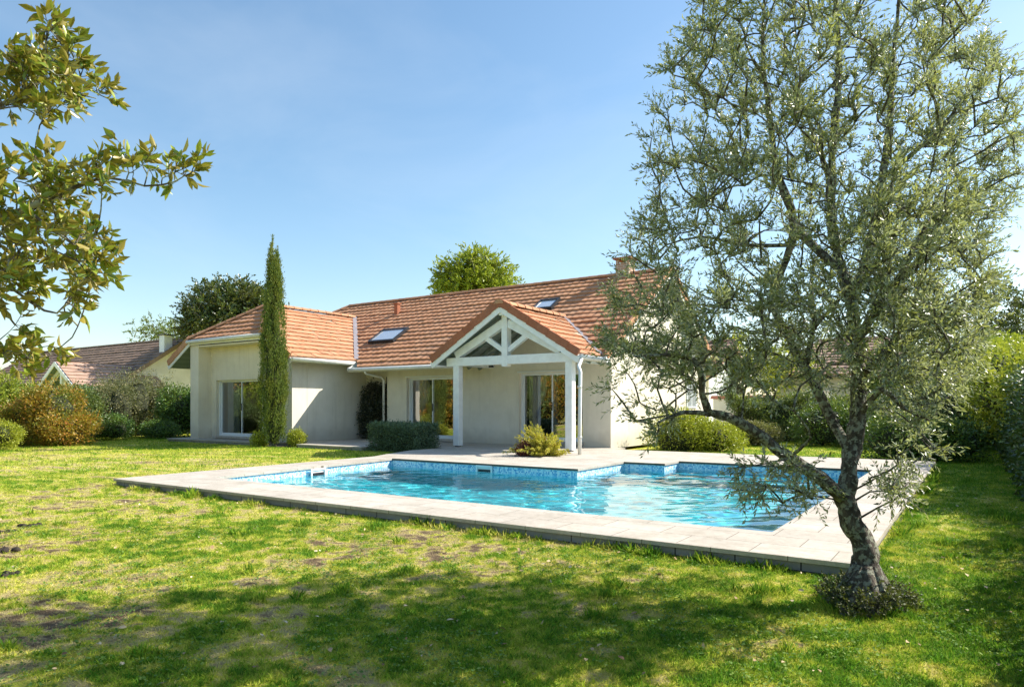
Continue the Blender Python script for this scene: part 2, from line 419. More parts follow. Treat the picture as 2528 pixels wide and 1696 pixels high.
def each(name, mat, parent, calls):
    for c in calls:
        m = MB(); getattr(m, c[0])(*c[1:]); m.build(name, mat, parent)
class MB:
    def __init__(s): s.v = []; s.f = []
    def add(s, vs, fs):
        o = len(s.v); s.v += [tuple(map(float, v)) for v in vs]; s.f += [tuple(o + i for i in f) for f in fs]; return s
    def box(s, x0, x1, y0, y1, z0, z1):
        return s.add([(x, y, z) for z in (z0, z1) for y in (y0, y1) for x in (x0, x1)],
                     [(0, 2, 3, 1), (4, 5, 7, 6), (0, 1, 5, 4), (2, 6, 7, 3), (0, 4, 6, 2), (1, 3, 7, 5)])
    def prism(s, poly, off):
        off = Vector(off); n = len(poly); p = [Vector(q) for q in poly]
        nr = Vector((0, 0, 0))
        for i in range(n): nr += p[i].cross(p[(i + 1) % n])
        if nr.dot(off) > 0: p = p[::-1]
        vs = [tuple(q) for q in p] + [tuple(q + off) for q in p]
        fs = [tuple(range(n)), tuple(range(2 * n - 1, n - 1, -1))] + [(i, i + n, (i + 1) % n + n, (i + 1) % n) for i in range(n)]
        return s.add(vs, fs)
    def bar(s, a, b, w, h, up=(0, 0, 1)):
        a = Vector(a); b = Vector(b); d = (b - a).normalized(); u = Vector(up)
        sx = d.cross(u).normalized() * (w / 2); sz = sx.cross(d).normalized() * (h / 2)
        vs = [p + i * sx + j * sz for p in (a, b) for j in (-1, 1) for i in (-1, 1)]
        return s.add(vs, [(0, 1, 3, 2), (4, 6, 7, 5), (0, 4, 5, 1), (2, 3, 7, 6), (0, 2, 6, 4), (1, 5, 7, 3)])
    def tube(s, pts, rad, sides=8, cap=True, rough=0.0):
        pts = [Vector(p) for p in pts]; n = len(pts)
        if isinstance(rad, (int, float)): rad = [rad] * n
        vs = []; x = None
        for i, p in enumerate(pts):
            d = (pts[min(i + 1, n - 1)] - pts[max(i - 1, 0)]).normalized()
            if x is None:
                x = d.cross(Vector((0, 0, 1)))
                if x.length < .1: x = d.cross(Vector((0, 1, 0)))
            else: x = x - d * x.dot(d)
            x = x.normalized(); y = x.cross(d)
            for k in range(sides):
                a = 2 * math.pi * k / sides
                dv = x * math.cos(a) + y * math.sin(a); q = 1.0
                if rough:
                    e = p + dv * rad[i]; q = 1 + rough * (mnoise.noise(e * 9) + .7 * mnoise.noise(e * 28))
                vs.append(p + dv * rad[i] * q)
        fs = []
        for i in range(n - 1):
            for k in range(sides):
                a = i * sides + k; b = i * sides + (k + 1) % sides
                fs.append((a, a + sides, b + sides, b))
        if cap: fs += [tuple(range(sides)), tuple(range(n * sides - 1, (n - 1) * sides - 1, -1))]
        return s.add(vs, fs)
    def build(s, name, mat, parent=None, smooth=False, bevel=0):
        me = bpy.data.meshes.new(name); me.from_pydata(s.v, [], s.f); me.update()
        bm = bmesh.new(); bm.from_mesh(me); bmesh.ops.recalc_face_normals(bm, faces=bm.faces); bm.to_mesh(me); bm.free()
        o = link(name, me, mat, parent, smooth)
        if bevel:
            md = o.modifiers.new('bevel', 'BEVEL'); md.width = bevel; md.segments = 2; md.limit_method = 'ANGLE'
        return o

# ---- instanced small shapes (leaves, blades) merged into ONE mesh per part
LEAF4 = (np.array([[0, 0, 0], [.5, .45, .10], [0, 1, 0], [-.5, .45, .10]]), [(0, 1, 2), (0, 2, 3)])
LEAF6 = (np.array([[0, 0, 0], [.42, .28, .10], [.46, .6, .08], [0, 1, -.06], [-.46, .6, .08], [-.42, .28, .10], [0, .45, 0]]),
         [(0, 1, 6), (1, 2, 6), (2, 3, 6), (3, 4, 6), (4, 5, 6), (5, 0, 6)])
BLADE = (np.array([[-.5, 0, 0], [.5, 0, 0], [.38, .55, .1], [-.38, .55, .1], [0, 1, .32]]), [(0, 1, 2, 3), (3, 2, 4)])
def unit(a): return a / np.maximum(np.linalg.norm(a, axis=-1, keepdims=True), 1e-9)
def scatter(P, D, L, W, tmpl=LEAF4, rng=RNG, nrm=None):
    """P (n,3) bases, D (n,3) leaf directions, L, W sizes -> mesh arrays. Normal random round the axis unless nrm."""
    n = len(P); D = unit(D)
    if nrm is None: nrm = rng.normal(size=(n, 3))
    X = unit(np.cross(D, nrm)); Z = np.cross(X, D)
    tv, tf = tmpl
    L = np.broadcast_to(L, (n,)); W = np.broadcast_to(W, (n,))
    V = (P[:, None, :] + tv[None, :, 0, None] * (X * W[:, None])[:, None, :] + tv[None, :, 1, None] * (D * L[:, None])[:, None, :]
         + tv[None, :, 2, None] * (Z * L[:, None])[:, None, :])
    k = len(tv); fl = np.concatenate([np.array(f) for f in tf]); tot = np.array([len(f) for f in tf])
    loops = (fl[None, :] + (np.arange(n) * k)[:, None]).ravel()
    totals = np.tile(tot, n); starts = np.concatenate([[0], np.cumsum(totals)[:-1]])
    return V.reshape(-1, 3), loops, starts, totals
def leafobj(name, arr, mat, parent=None):
    return link(name, npmesh(name, *arr), mat, parent)

# ---- smooth interpolation of a limb
def limb(pts, rad, step=.12):
    P = [Vector(p) for p in pts]; out = []; rr = []
    n = len(P)
    for i in range(n - 1):
        p0, p1, p2, p3 = P[max(i - 1, 0)], P[i], P[i + 1], P[min(i + 2, n - 1)]
        k = max(2, int((p2 - p1).length / step))
        for j in range(k):
            t = j / k
            out.append(.5 * ((2 * p1) + (-p0 + p2) * t + (2 * p0 - 5 * p1 + 4 * p2 - p3) * t * t + (-p0 + 3 * p1 - 3 * p2 + p3) * t ** 3))
            rr.append(rad[i] * (1 - t) + rad[i + 1] * t)
    out.append(P[-1]); rr.append(rad[-1])
    return out, rr

def grow(rng, limbs, targets, centre, mbT, mbB, twig_n, twig_l, leaves_per, leaf_l, leaf_w, tmpl=LEAF4, bias=(0, 0, .25),
         out_w=.7, br=.012, leaf_ang=.7, rosette=False, droop=.15, sides=5, tw_r=.0025, noisy=.03, bark_rough=0.0):
    """limbs: [(pts, radii)] -> trunk tubes; targets joined to the nearest limb by curved branches; twigs and leaves at each."""
    nodes = []
    for pts, rad in limbs:
        q, rr = limb(pts, rad)
        q = [Vector(p) + Vector(rng.normal(size=3)) * (r * noisy * 3) for p, r in zip(q, rr)]
        rr = [r * (1 + .09 * rng.normal()) for r in rr]
        if bark_rough and rr[0] > .04:
            q, rr = limb(q, rr, .03)
            mbT.tube(q, rr, 22, True, bark_rough)
        else: mbT.tube(q, rr, 10 if rr[0] > .04 else 7)
        nodes += [tuple(p) for p in q[len(q) // 5:]]
    nodes = np.array(nodes); targets = np.array(targets)
    dmin = np.array([np.min(np.linalg.norm(nodes - t, axis=1)) for t in targets])
    P, D, S = [], [], []
    for i in np.argsort(dmin):
        t = targets[i]
        w = np.linalg.norm(nodes - t, axis=1) + np.maximum(0, nodes[:, 2] - t[2] + .1) * 1.2
        j = int(np.argmin(w)); a = Vector(nodes[j]); b = Vector(t); L = (b - a).length
        mid = (a + b) / 2 + Vector((rng.normal() * .12, rng.normal() * .12, .10 + rng.normal() * .08)) * L
        q, rr = limb([a, mid, b], [br * (.5 + .9 * min(L, 1.2)), br * .6, br * .35], .10)
        mbB.tube(q, rr, sides, False)
        nodes = np.vstack([nodes, [tuple(p) for p in q[2:]]])
        o = unit(t - np.array(centre))
        for k in range(twig_n):
            d = unit(rng.normal(size=3) * .75 + o * out_w + np.array(bias))
            l = twig_l * rng.uniform(.6, 1.25)
            s0 = np.array(q[rng.integers(len(q) // 2, len(q))]) if k % 2 else t
            m = s0 + d * l * .5; e = s0 + d * l + np.array([0, 0, -droop * l])
            if tw_r: mbB.tube([s0, m, e], [tw_r, tw_r * .8, tw_r * .4], 3, False)
            if rosette:
                n = leaves_per; base = e[None] - d * (rng.random((n, 1)) * l * .75)
                sp = rng.normal(size=(n, 3)); sp -= (sp @ d)[:, None] * d[None]; sp = unit(sp)
                P.append(base); D.append(sp * leaf_ang + d[None] * rng.uniform(.1, 1.6, (n, 1)) + rng.normal(size=(n, 3)) * .22 + np.array([0, 0, -.12])); S.append(rng.uniform(.5, 1.15, n))
            else:
                n = leaves_per; u = np.linspace(.08, 1, n)[:, None]
                base = s0[None] + d[None] * (u * l) + np.array([0, 0, -1]) * droop * l * u ** 2
                sp = rng.normal(size=(n, 3)); sp -= (sp @ d)[:, None] * d[None]
                P.append(base); D.append(unit(sp) * leaf_ang + d[None]); S.append(rng.uniform(.7, 1.15, n))
    P = np.concatenate(P); D = np.concatenate(D); S = np.concatenate(S)
    return scatter(P, D, leaf_l * S, leaf_w * S, tmpl, rng)

def inpoly(poly, x, y):
    r = False; n = len(poly)
    for i in range(n):
        x0, y0 = poly[i]; x1, y1 = poly[(i + 1) % n]
        if (y0 > y) != (y1 > y) and x < (x1 - x0) * (y - y0) / (y1 - y0) + x0: r = not r
    return r

# ================================================================= GROUND
HX0, HX1, HY0, HY1 = -11.2, -.95, 6.1, 14.6          # opening under the pool deck
def ground():
    xs = np.unique(np.round(np.concatenate([[-400, -150, -80, -50, -35], np.arange(-28, -12, .5), np.arange(-12, 1, .06), np.arange(1, 4, .4), [6, 10, 20, 50, 120, 400], [HX0, HX1]]), 3))
    ys = np.unique(np.round(np.concatenate([[-300, -100, -40, -20, -10, -4, -1], np.arange(0, 1.5, .3), np.arange(1.5, 8, .06), np.arange(8, 30, .4), [35, 50, 80, 150, 600], [HY0, HY1]]), 3))
    X, Y = np.meshgrid(xs, ys, indexing='ij')
    V = np.stack([X, Y, relief(X, Y)], -1).reshape(-1, 3)
    ni, ny = len(xs), len(ys); I, J = np.meshgrid(np.arange(ni - 1), np.arange(ny - 1), indexing='ij'); I = I.ravel(); J = J.ravel()
    cx = (xs[I] + xs[I + 1]) / 2; cyy = (ys[J] + ys[J + 1]) / 2
    k = ~((cx > HX0 - .01) & (cx < HX1 + .01) & (cyy > HY0 - .01) & (cyy < HY1 + .01)); I = I[k]; J = J[k]
    loops = np.stack([I * ny + J, (I + 1) * ny + J, (I + 1) * ny + J + 1, I * ny + J + 1], 1).ravel()
    me = npmesh('lawn', V, loops, np.arange(len(I)) * 4, np.full(len(I), 4))
    at_ = me.attributes.new('tint', 'FLOAT', 'POINT'); at_.data.foreach_set('value', tint(X.ravel(), Y.ravel()).astype(np.float32))
    o = link('lawn', me, M['ground'], None, True)
    tag(o, kind='structure')
ground()

# ================================================================= POOL AND DECK
DZ = .11
POOL = [(-10.25, 6.58), (-1.55, 6.58), (-1.55, 14.0), (-5.18, 14.0), (-5.18, 13.2), (-6.07, 13.2), (-6.07, 11.2), (-10.72, 11.2)]
DECK = [(-11.4, 5.58), (-.7, 5.58), (-.7, 16.9), (-8.05, 16.9), (-8.05, 17.6), (-18.6, 17.6), (-18.6, 14.95), (-24.3, 14.95), (-24.3, 13.75), (-18.9, 13.75),
        (-18.9, 14.3), (-17.2, 14.3), (-17.2, 13.8), (-14.4, 13.8), (-14.4, 14.9), (-12.3, 14.9), (-12.3, 13.5), (-11.9, 12.4), (-11.5, 11.4)]
def fillpoly(outer, holes, z, name, mat, parent=None):
    bm = bmesh.new(); ed = []
    for lp in [outer] + holes:
        vs = [bm.verts.new((x, y, z)) for x, y in lp]
        for i in range(len(vs)): ed.append(bm.edges.new((vs[i], vs[(i + 1) % len(vs)])))
    bmesh.ops.triangle_fill(bm, edges=ed, use_beauty=True)
    for f in bm.faces:
        if f.normal.z < 0: f.normal_flip()
    me = bpy.data.meshes.new(name); bm.to_mesh(me); bm.free()
    return link(name, me, mat, parent)
def ring(mb, poly, z0, z1, flip=False):
    n = len(poly)
    for i in range(n):
        a, b = poly[i], poly[(i + 1) % n]
        if flip: a, b = b, a
        mb.add([(*a, z0), (*b, z0), (*b, z1), (*a, z1)], [(0, 1, 2, 3)])
def offset(poly, d):
    n = len(poly); out = []
    A = sum(poly[i][0] * poly[(i + 1) % n][1] - poly[(i + 1) % n][0] * poly[i][1] for i in range(n))
    s = 1 if A > 0 else -1
    for i in range(n):
        p, q, r = Vector(poly[i - 1]), Vector(poly[i]), Vector(poly[(i + 1) % n])
        e1 = (q - p).normalized(); e2 = (r - q).normalized()
        n1 = Vector((e1.y, -e1.x)) * s; n2 = Vector((e2.y, -e2.x)) * s
        m = (n1 + n2); m = m / max(m.dot(n1), .3)
        out.append(tuple(q + m * d))
    return out
deck = fillpoly(DECK, [POOL], DZ, 'pool_terrace', M['stone'])
tag(deck, kind='structure')
mb = MB(); ring(mb, DECK, DZ - .035, DZ); ring(mb, POOL, DZ - .04, DZ, True)
o_ = mb.build('coping_edge', M['stone'], deck)
IN = offset(DECK, -.03)
mb = MB(); ring(mb, IN, -.25, DZ - .035); mb.build('riser', M['riser'], deck)
o_ = fillpoly(offset(DECK, -.0005), [IN], DZ - .036, 'coping_lip', M['riser'], deck)
PW = offset(POOL, .025)
pool = thing('swimming_pool', 'turquoise L-shaped swimming pool with mosaic waterline set in a pale stone terrace', 'swimming pool')
mb = MB(); ring(mb, PW, -1.5, DZ - .04, True)
fl = mb.build('wall', M['mosaic'], pool)
floor = fillpoly(PW, [], -1.45, 'pool_floor', M['mosaic'], pool)
fillpoly(PW, [offset(POOL, .0005)], DZ - .041, 'coping_underside', M['riser'], pool)
# entry steps in the alcove
mb = MB(); mb.box(-6.0, -5.2, 12.4, 13.15, -1.44, -.55); mb.box(-5.1, -1.6, 13.45, 13.95, -1.44, -.45); mb.box(-5.1, -1.6, 12.9, 13.44, -1.44, -.8)
stp = mb.build('step', M['mosaic'], pool)
# rippled water surface
WZ = -.055
def water():
    st = .05
    xs = np.arange(-10.9, -1.45, st); ys = np.arange(6.5, 14.1, st)
    X, Y = np.meshgrid(xs, ys, indexing='ij')
    rng = np.random.default_rng(3); Z = np.zeros_like(X)
    for lam, amp, n in ((1.3, .0040, 6), (.62, .0034, 10), (.33, .0026, 14), (.18, .0009, 12)):
        for k in range(n):
            a = rng.uniform(0, 2 * math.pi); l = lam * rng.uniform(.75, 1.3); q = 2 * math.pi / l
            Z += amp * np.sin(q * (X * math.cos(a) + Y * math.sin(a)) + rng.uniform(0, 6.3)) / math.sqrt(n) * 1.2
    V = np.stack([X, Y, Z + WZ], -1).reshape(-1, 3); ny = len(ys); L = []; c = 0
    for i in range(len(xs) - 1):
        for j in range(ny - 1):
            cx, cyy = xs[i] + st / 2, ys[j] + st / 2
            if cx > -1.5 or cyy > 14.06 or (cyy > 11.26 and cx < -6.12) or (cyy > 13.26 and cx < -5.23) or cx < -10.3 - .47 * (cyy - 6.58) / 4.62: continue
            L += [i * ny + j, (i + 1) * ny + j, (i + 1) * ny + j + 1, i * ny + j + 1]; c += 1
    o = link('pool_water', npmesh('pool_water', V, L, np.arange(c) * 4, np.full(c, 4)), M['water'], None, True)
    return tag(o, kind='structure')
wat = water()
CAUSTIC = True
if CAUSTIC:
    sl.cycles.is_caustics_light = True
    wat.cycles.is_caustics_caster = True
    for q in (fl, floor, stp): q.cycles.is_caustics_receiver = True
def skimmer(x, y, ang, label):
    t = thing('pool_skimmer', label, 'skimmer', 'skimmers in the pool walls')
    f = MB(); w, h, b = .40, .20, .035
    f.box(-w / 2, w / 2, -.02, .0, h - b, h); f.box(-w / 2, w / 2, -.02, .0, 0, b)
    f.box(-w / 2, -w / 2 + b, -.02, .0, b, h - b); f.box(w / 2 - b, w / 2, -.02, .0, b, h - b)
    f.build('frame', M['white'], t)
    g = MB(); g.box(-w / 2 + b, w / 2 - b, .001, .006, b, h - b); g.build('opening', M['frame'], t)
    g = MB(); g.box(-w / 2 + b + .01, w / 2 - b - .01, -.004, .0, b, b + .085); g.build('flap', M['darkmetal'], t)
    t.location = (x, y, -.125); t.rotation_euler = (0, 0, ang)
skimmer(-10.46, 8.9, R(90 + 5.8), 'white skimmer frame in the sunlit left pool wall')
skimmer(-8.2, 11.2, 0, 'white skimmer frame in the shaded far pool wall facing the camera')

# ================================================================= ROOF BUILDING
def tiled(name, mat, parent, O, U, V, width, length, cuts=(), drop=None, c=.31, tw=.25, seed=1):
    """courses of overlapping moulded tiles; O eave corner, U along the eave, V up the slope (units)"""
    rng = np.random.default_rng(seed)
    O = np.array(O, float); U = unit(np.array(U, float)); V = unit(np.array(V, float)); Nn = np.cross(U, V)
    if Nn[2] < 0: Nn = -Nn
    us = np.array([0, .14, .28, .42, .58, .78, 1.0]); hs = np.array([.002, .008, .011, .008, .003, .001, .003])
    nr = int(math.ceil(length / c)); nc = int(math.ceil(width / tw)) + 1
    vs = []; fs = []; off = 0
    for r in range(nr):
        row_j = rng.normal() * .004
        for k in range(nc):
            u0 = k * tw - (tw / 2 if r % 2 else 0) * 0
            w = tw * .995
            jz = rng.normal() * .004 + row_j; js = rng.normal() * .005; s0 = r * c + js - .02; s1 = (r + 1) * c + .03
            if s0 > length - .05: continue
            k7 = len(us)
            lo = O[None] + np.outer(u0 + us * w, U) + V[None] * s0 + np.outer(hs + .052 + jz, Nn)
            hi = O[None] + np.outer(u0 + us * w, U) + V[None] * min(s1, length) + np.outer(hs * .8 + .002 + jz, Nn)
            bt = O[None] + np.outer(u0 + us * w, U) + V[None] * s0 + np.outer(hs * 0 - .004, Nn)
            vs += [tuple(x) for x in lo] + [tuple(x) for x in hi] + [tuple(x) for x in bt]
            for i in range(k7 - 1):
                fs.append((off + i, off + i + 1, off + k7 + i + 1, off + k7 + i))
                fs.append((off + 2 * k7 + i, off + 2 * k7 + i + 1, off + i + 1, off + i))
            off += 3 * k7
    me = bpy.data.meshes.new(name); me.from_pydata(vs, [], fs); me.update()
    bm = bmesh.new(); bm.from_mesh(me)
    for p, n, clear in cuts:
        bmesh.ops.bisect_plane(bm, geom=bm.verts[:] + bm.edges[:] + bm.faces[:], dist=1e-5, plane_co=p, plane_no=n, clear_outer=clear)
    if drop:
        dead = [f for f in bm.faces if drop(f.calc_center_median())]
        bmesh.ops.delete(bm, geom=dead, context='FACES')
    bm.to_mesh(me); bm.free()
    return link(name, me, mat, parent)
def vplane(a, b, keep):
    """vertical cutting plane through a, b (xy) that clears the side away from keep"""
    d = Vector((b[0] - a[0], b[1] - a[1], 0)); n = Vector((d.y, -d.x, 0)).normalized()
    if n.dot(Vector((keep[0] - a[0], keep[1] - a[1], 0))) > 0: n = -n
    return (Vector((a[0], a[1], 0)), n, True)
def ridge_caps(name, parent, a, b, r=.115, mat=None, lift=.05, seg=.36):
    a = Vector(a); b = Vector(b); L = (b - a).length; n = max(1, int(L / seg)); d = (b - a) / n
    m = MB(); side = d.cross(Vector((0, 0, 1))).normalized(); up = side.cross(d).normalized()
    for i in range(n):
        p0 = a + d * i - d * .06; p1 = a + d * (i + 1); r0, r1 = r * 1.08 + random.uniform(0, .008), r * .92
        vs = []
        for p, rr in ((p0, r0), (p1, r1)):
            for k in range(8):
                t = math.pi * k / 7
                vs.append(p + side * (math.cos(t) * rr) + up * (math.sin(t) * rr * .85 + lift - rr * .45))
        fs = [(k, k + 1, k + 9, k + 8) for k in range(7)] + [tuple(range(8))]
        m.add(vs, fs)
    return m.build(name, mat or M['tile'], parent, False)
def gutter(parent, pts, r=.065):
    m = MB(); m.tube(pts, r, 10); return m.build('gutter', M['gutter'], parent, True)

house = thing('house', 'single-storey cream rendered house with orange tiled roofs and a white timber porch', 'house')

# --- planes: main slope z = 2.58 + .65 (Y - 16.5); wing ridge X = -21.3 z 4.88 pitch .6; porch ridge X = -10.6 z 4.0 pitch .609
MP = .65
def mz(y): return 2.58 + MP * (y - 16.5)
RY, RZ = 21.2, mz(21.2)
XR, XL = -8.1, -22.8
# structural roof slabs (with the boarded soffit showing beneath)
sl_ = MB()
sl_.prism([(-17.87, 16.5, mz(16.5)), (-12.97, 16.5, mz(16.5)), (-10.6, 18.68, mz(18.68)), (-8.28, 16.54, mz(16.54)), (XR, 16.5, mz(16.5)), (XR, RY, RZ), (XL, RY, RZ), (-26.0, 18.0, mz(18.0)), (-22.0, 18.0, mz(18.0)), (-21.3, 20.04, mz(20.04)), (-17.87, 16.9, mz(16.9))], (0, 0, -.15))
sl_.prism([(XL, RY, RZ), (XR, RY, RZ), (XR, 25.9, mz(16.5)), (XL, 25.9, mz(16.5))], (0, 0, -.15))
sl_.prism([(-17.87, 14.1, 2.82), (-17.87, 16.88, 2.82), (-21.3, 20.04, 4.88), (-21.3, 15.8, 4.88), (-19.25, 14.1, 3.65)], (0, 0, -.15))
sl_.prism([(-24.73, 14.1, 2.82), (-23.35, 14.1, 3.65), (-21.3, 15.8, 4.88), (-21.3, 25.8, 4.88), (-24.73, 25.8, 2.82)], (0, 0, -.15))
sl_.prism([(-23.35, 14.1, 3.65), (-19.25, 14.1, 3.65), (-21.3, 15.8, 4.88)], (0, 0, -.15))
PZ = 4.0; PP = .6087
sl_.prism([(-12.95, 15.2, 2.57), (-12.95, 16.52, 2.57), (-10.6, 18.68, PZ), (-10.6, 15.2, PZ)], (0, 0, -.12))
sl_.prism([(-8.25, 15.2, 2.57), (-10.6, 15.2, PZ), (-10.6, 18.68, PZ), (-8.25, 16.52, 2.57)], (0, 0, -.12))
sl_.build('soffit', M['soffit'], house)

sq = math.sqrt(1 + MP * MP)
mainroof = tiled('roof', M['tile'], house, (XL - 3, 16.5, mz(16.5)), (1, 0, 0), (0, 1 / sq, MP / sq), XR - XL + 3, 4.7 * sq,
      cuts=[vplane((XL, RY), (XL - 3.2, RY - 3.2), (-12, 19)), vplane((-17.87, 16.9), (-21.3, 20.04), (-12, 19))[:2] + (False,), (Vector((XR, 0, 0)), Vector((1, 0, 0)), True),
            (Vector((-12.97, 16.5, 0)), Vector((2.18, -2.37, 0)).normalized(), False), (Vector((-8.28, 16.54, 0)), Vector((2.14, 2.32, 0)).normalized(), False)],
      drop=lambda c: (-21.3 < c.x < -17.87 - (c.y - 16.9) * 3.43 / 3.14) or c.y < 18.72 and c.x > -12.97 + (c.y - 16.5) * 2.37 / 2.18 and c.x < -8.28 - (c.y - 16.54) * 2.32 / 2.14, seed=2)
wq = math.sqrt(1 + .6 * .6)
wr = tiled('roof', M['tile'], house, (-17.87, 14.1, 2.82), (0, 1, 0), (-1 / wq, 0, .6 / wq), 6.2, 3.43 * wq,
      cuts=[vplane((-17.87, 16.9), (-21.3, 20.04), (-20, 15)), vplane((-19.25, 14.1), (-21.3, 15.8), (-19, 17)), (Vector((0, 14.1, 0)), Vector((0, -1, 0)), True)], seed=3)
hq = math.sqrt(1 + .7235 ** 2)
hr = tiled('roof', M['tile'], house, (-23.35, 14.1, 3.65), (1, 0, 0), (0, 1 / hq, .7235 / hq), 4.2, 1.7 * hq,
      cuts=[vplane((-19.25, 14.1), (-21.3, 15.8), (-21.3, 14.3)), vplane((-23.35, 14.1), (-21.3, 15.8), (-21.3, 14.3))], seed=4)
wl = tiled('roof', M['tile'], house, (-24.73, 14.1, 2.82), (0, 1, 0), (1 / wq, 0, .6 / wq), 11.7, 3.43 * wq,
      cuts=[vplane((-23.35, 14.1), (-21.3, 15.8), (-24, 18)), (Vector((0, 14.1, 0)), Vector((0, -1, 0)), True)], seed=5)
back = tiled('roof', M['tile'], house, (XL, 25.9, mz(16.5)), (1, 0, 0), (0, -1 / sq, MP / sq), XR - XL, 4.7 * sq, cuts=[(Vector((XR, 0, 0)), Vector((1, 0, 0)), True)], c=.7, tw=.5, seed=6)
pq = math.sqrt(1 + PP * PP)
porch = thing('porch_dummy', 'x', 'x'); bpy.data.objects.remove(porch)
pr = tiled('porch_roof', M['tile'], house, (-8.25, 15.2, 2.57), (0, 1, 0), (-1 / pq, 0, PP / pq), 3.6, 2.35 * pq,
      cuts=[vplane((-8.25, 16.5), (-10.6, 18.72), (-9.5, 15)), (Vector((0, 15.2, 0)), Vector((0, -1, 0)), True)], seed=7)
pl = tiled('porch_roof', M['tile'], house, (-12.95, 15.2, 2.57), (0, 1, 0), (1 / pq, 0, PP / pq), 3.6, 2.35 * pq,
      cuts=[vplane((-12.95, 16.5), (-10.6, 18.72), (-12, 15)), (Vector((0, 15.2, 0)), Vector((0, -1, 0)), True)], seed=8)
# ridge and hip caps, valleys
ridge_caps('ridge_cap', house, (XL, RY, RZ), (XR, RY, RZ))
ridge_caps('ridge_cap', house, (-21.3, 15.8, 4.90), (-21.3, 20.0, 4.90), lift=.07)
ridge_caps('ridge_cap', house, (-10.6, 15.14, PZ + .01), (-10.6, 18.6, PZ + .01), r=.13, lift=.06)
ridge_caps('hip_cap', house, (XL - 2.5, RY - 2.5, RZ - 1.6), (XL, RY, RZ), r=.12)
ridge_caps('hip_cap', house, (-19.2, 14.06, 3.65), (-21.3, 15.8, 4.9), r=.12)
ridge_caps('hip_cap', house, (-23.4, 14.06, 3.65), (-21.3, 15.8, 4.9), r=.12)
each('valley_flashing', M['lead'], house, [('bar', (-17.85, 16.88, 2.90), (-21.3, 20.04, 4.96), .16, .012),
     ('bar', (-8.25, 16.54, 2.66), (-10.6, 18.7, 4.06), .12, .012),
     ('bar', (-12.95, 16.54, 2.66), (-10.6, 18.7, 4.06), .12, .012)])
# verge tiles along the porch gable and the free edges
def verge(parent, a, b, out, mat):
    a = Vector(a); b = Vector(b); n = max(1, round((b - a).length / .36)); d = (b - a) / n; m = MB(); out = Vector(out)
    for i in range(n):
        p0 = a + d * i - d * .08; p1 = a + d * (i + 1); e = .012 if i % 2 else 0
        m.bar(p0 + out * (.03 + e) + Vector((0, 0, .015 + e)), p1 + out * .03 + Vector((0, 0, .0)), .07, .20)
    return m.build('verge_tiles', mat, parent)
verge(house, (-12.98, 15.2, 2.60), (-10.62, 15.2, PZ + .035), (0, -1, 0), M['tileedge'])
verge(house, (-8.22, 15.2, 2.60), (-10.58, 15.2, PZ + .035), (0, -1, 0), M['tileedge'])
verge(house, (XR, 16.5, mz(16.5) + .03), (XR, RY, RZ + .03), (1, 0, 0), M['tile'])
verge(house, (XR, 25.9, mz(16.5) + .03), (XR, RY, RZ + .03), (1, 0, 0), M['tile'])
verge(house, (-17.87, 14.1, 2.85), (-19.25, 14.1, 3.68), (0, -1, 0), M['tile'])
verge(house, (-24.73, 14.1, 2.85), (-23.35, 14.1, 3.68), (0, -1, 0), M['tile'])
# white bargeboards and fascias
each('bargeboard', M['whitewood'], house, [('bar', (-13.0, 15.185, 2.42), (-10.6, 15.185, 3.88), .035, .17),
     ('bar', (-8.2, 15.188, 2.42), (-10.6, 15.188, 3.88), .035, .17),
     ('bar', (-17.82, 14.085, 2.68), (-19.25, 14.085, 3.54), .03, .16),
     ('bar', (-24.78, 14.085, 2.68), (-23.35, 14.085, 3.54), .03, .16),
     ('box', -23.35, -19.25, 14.07, 14.10, 3.44, 3.60),
     ('bar', (XR + .012, 16.45, mz(16.5) - .1), (XR + .012, RY, RZ - .1), .03, .18),
     ('bar', (XR + .012, 25.95, mz(16.5) - .1), (XR + .012, RY, RZ - .1), .03, .18)])
each('fascia', M['gutter'], house, [('box', -17.87, -12.95, 16.47, 16.5, 2.42, 2.57),
     ('box', -17.87, -17.84, 14.1, 16.85, 2.66, 2.80),
     ('bar', (-17.855, 16.88, 2.74), (-17.855, 16.48, 2.50), .03, .14),
     ('box', -8.26, -8.23, 15.2, 16.5, 2.42, 2.56),
     ('box', -8.22, -8.1, 16.47, 16.5, 2.42, 2.57)])
gutter(house, [(-23.4, 14.0, 3.55), (-19.2, 14.0, 3.57)], .07)
gutter(house, [(-17.78, 14.1, 2.74), (-17.78, 16.72, 2.74), (-17.76, 16.42, 2.50), (-13.0, 16.40, 2.49)], .068)
gutter(house, [(-8.16, 15.2, 2.50), (-8.16, 16.4, 2.49), (-8.05, 16.42, 2.49)], .065)
# downpipes
d_ = MB(); d_.tube([(-17.0, 16.42, 2.46), (-17.0, 16.5, 2.36), (-17.0, 17.2, 2.26), (-17.0, 17.33, 2.16), (-17.0, 17.33, .14)], .04, 10)
d_.build('downpipe', M['gutter'], house, True)
d_ = MB(); d_.tube([(-8.16, 15.25, 2.46), (-8.12, 15.1, 2.34), (-7.95, 14.7, 2.22), (-7.82, 14.55, 2.08), (-7.81, 14.5, .6), (-7.81, 14.5, .12)], .045, 10)
for z in (1.7, .5): d_.tube([(-7.81, 14.5, z), (-7.81, 14.5, z + .05)], .055, 10)
d_.build('downpipe', M['gutter'], house, True)

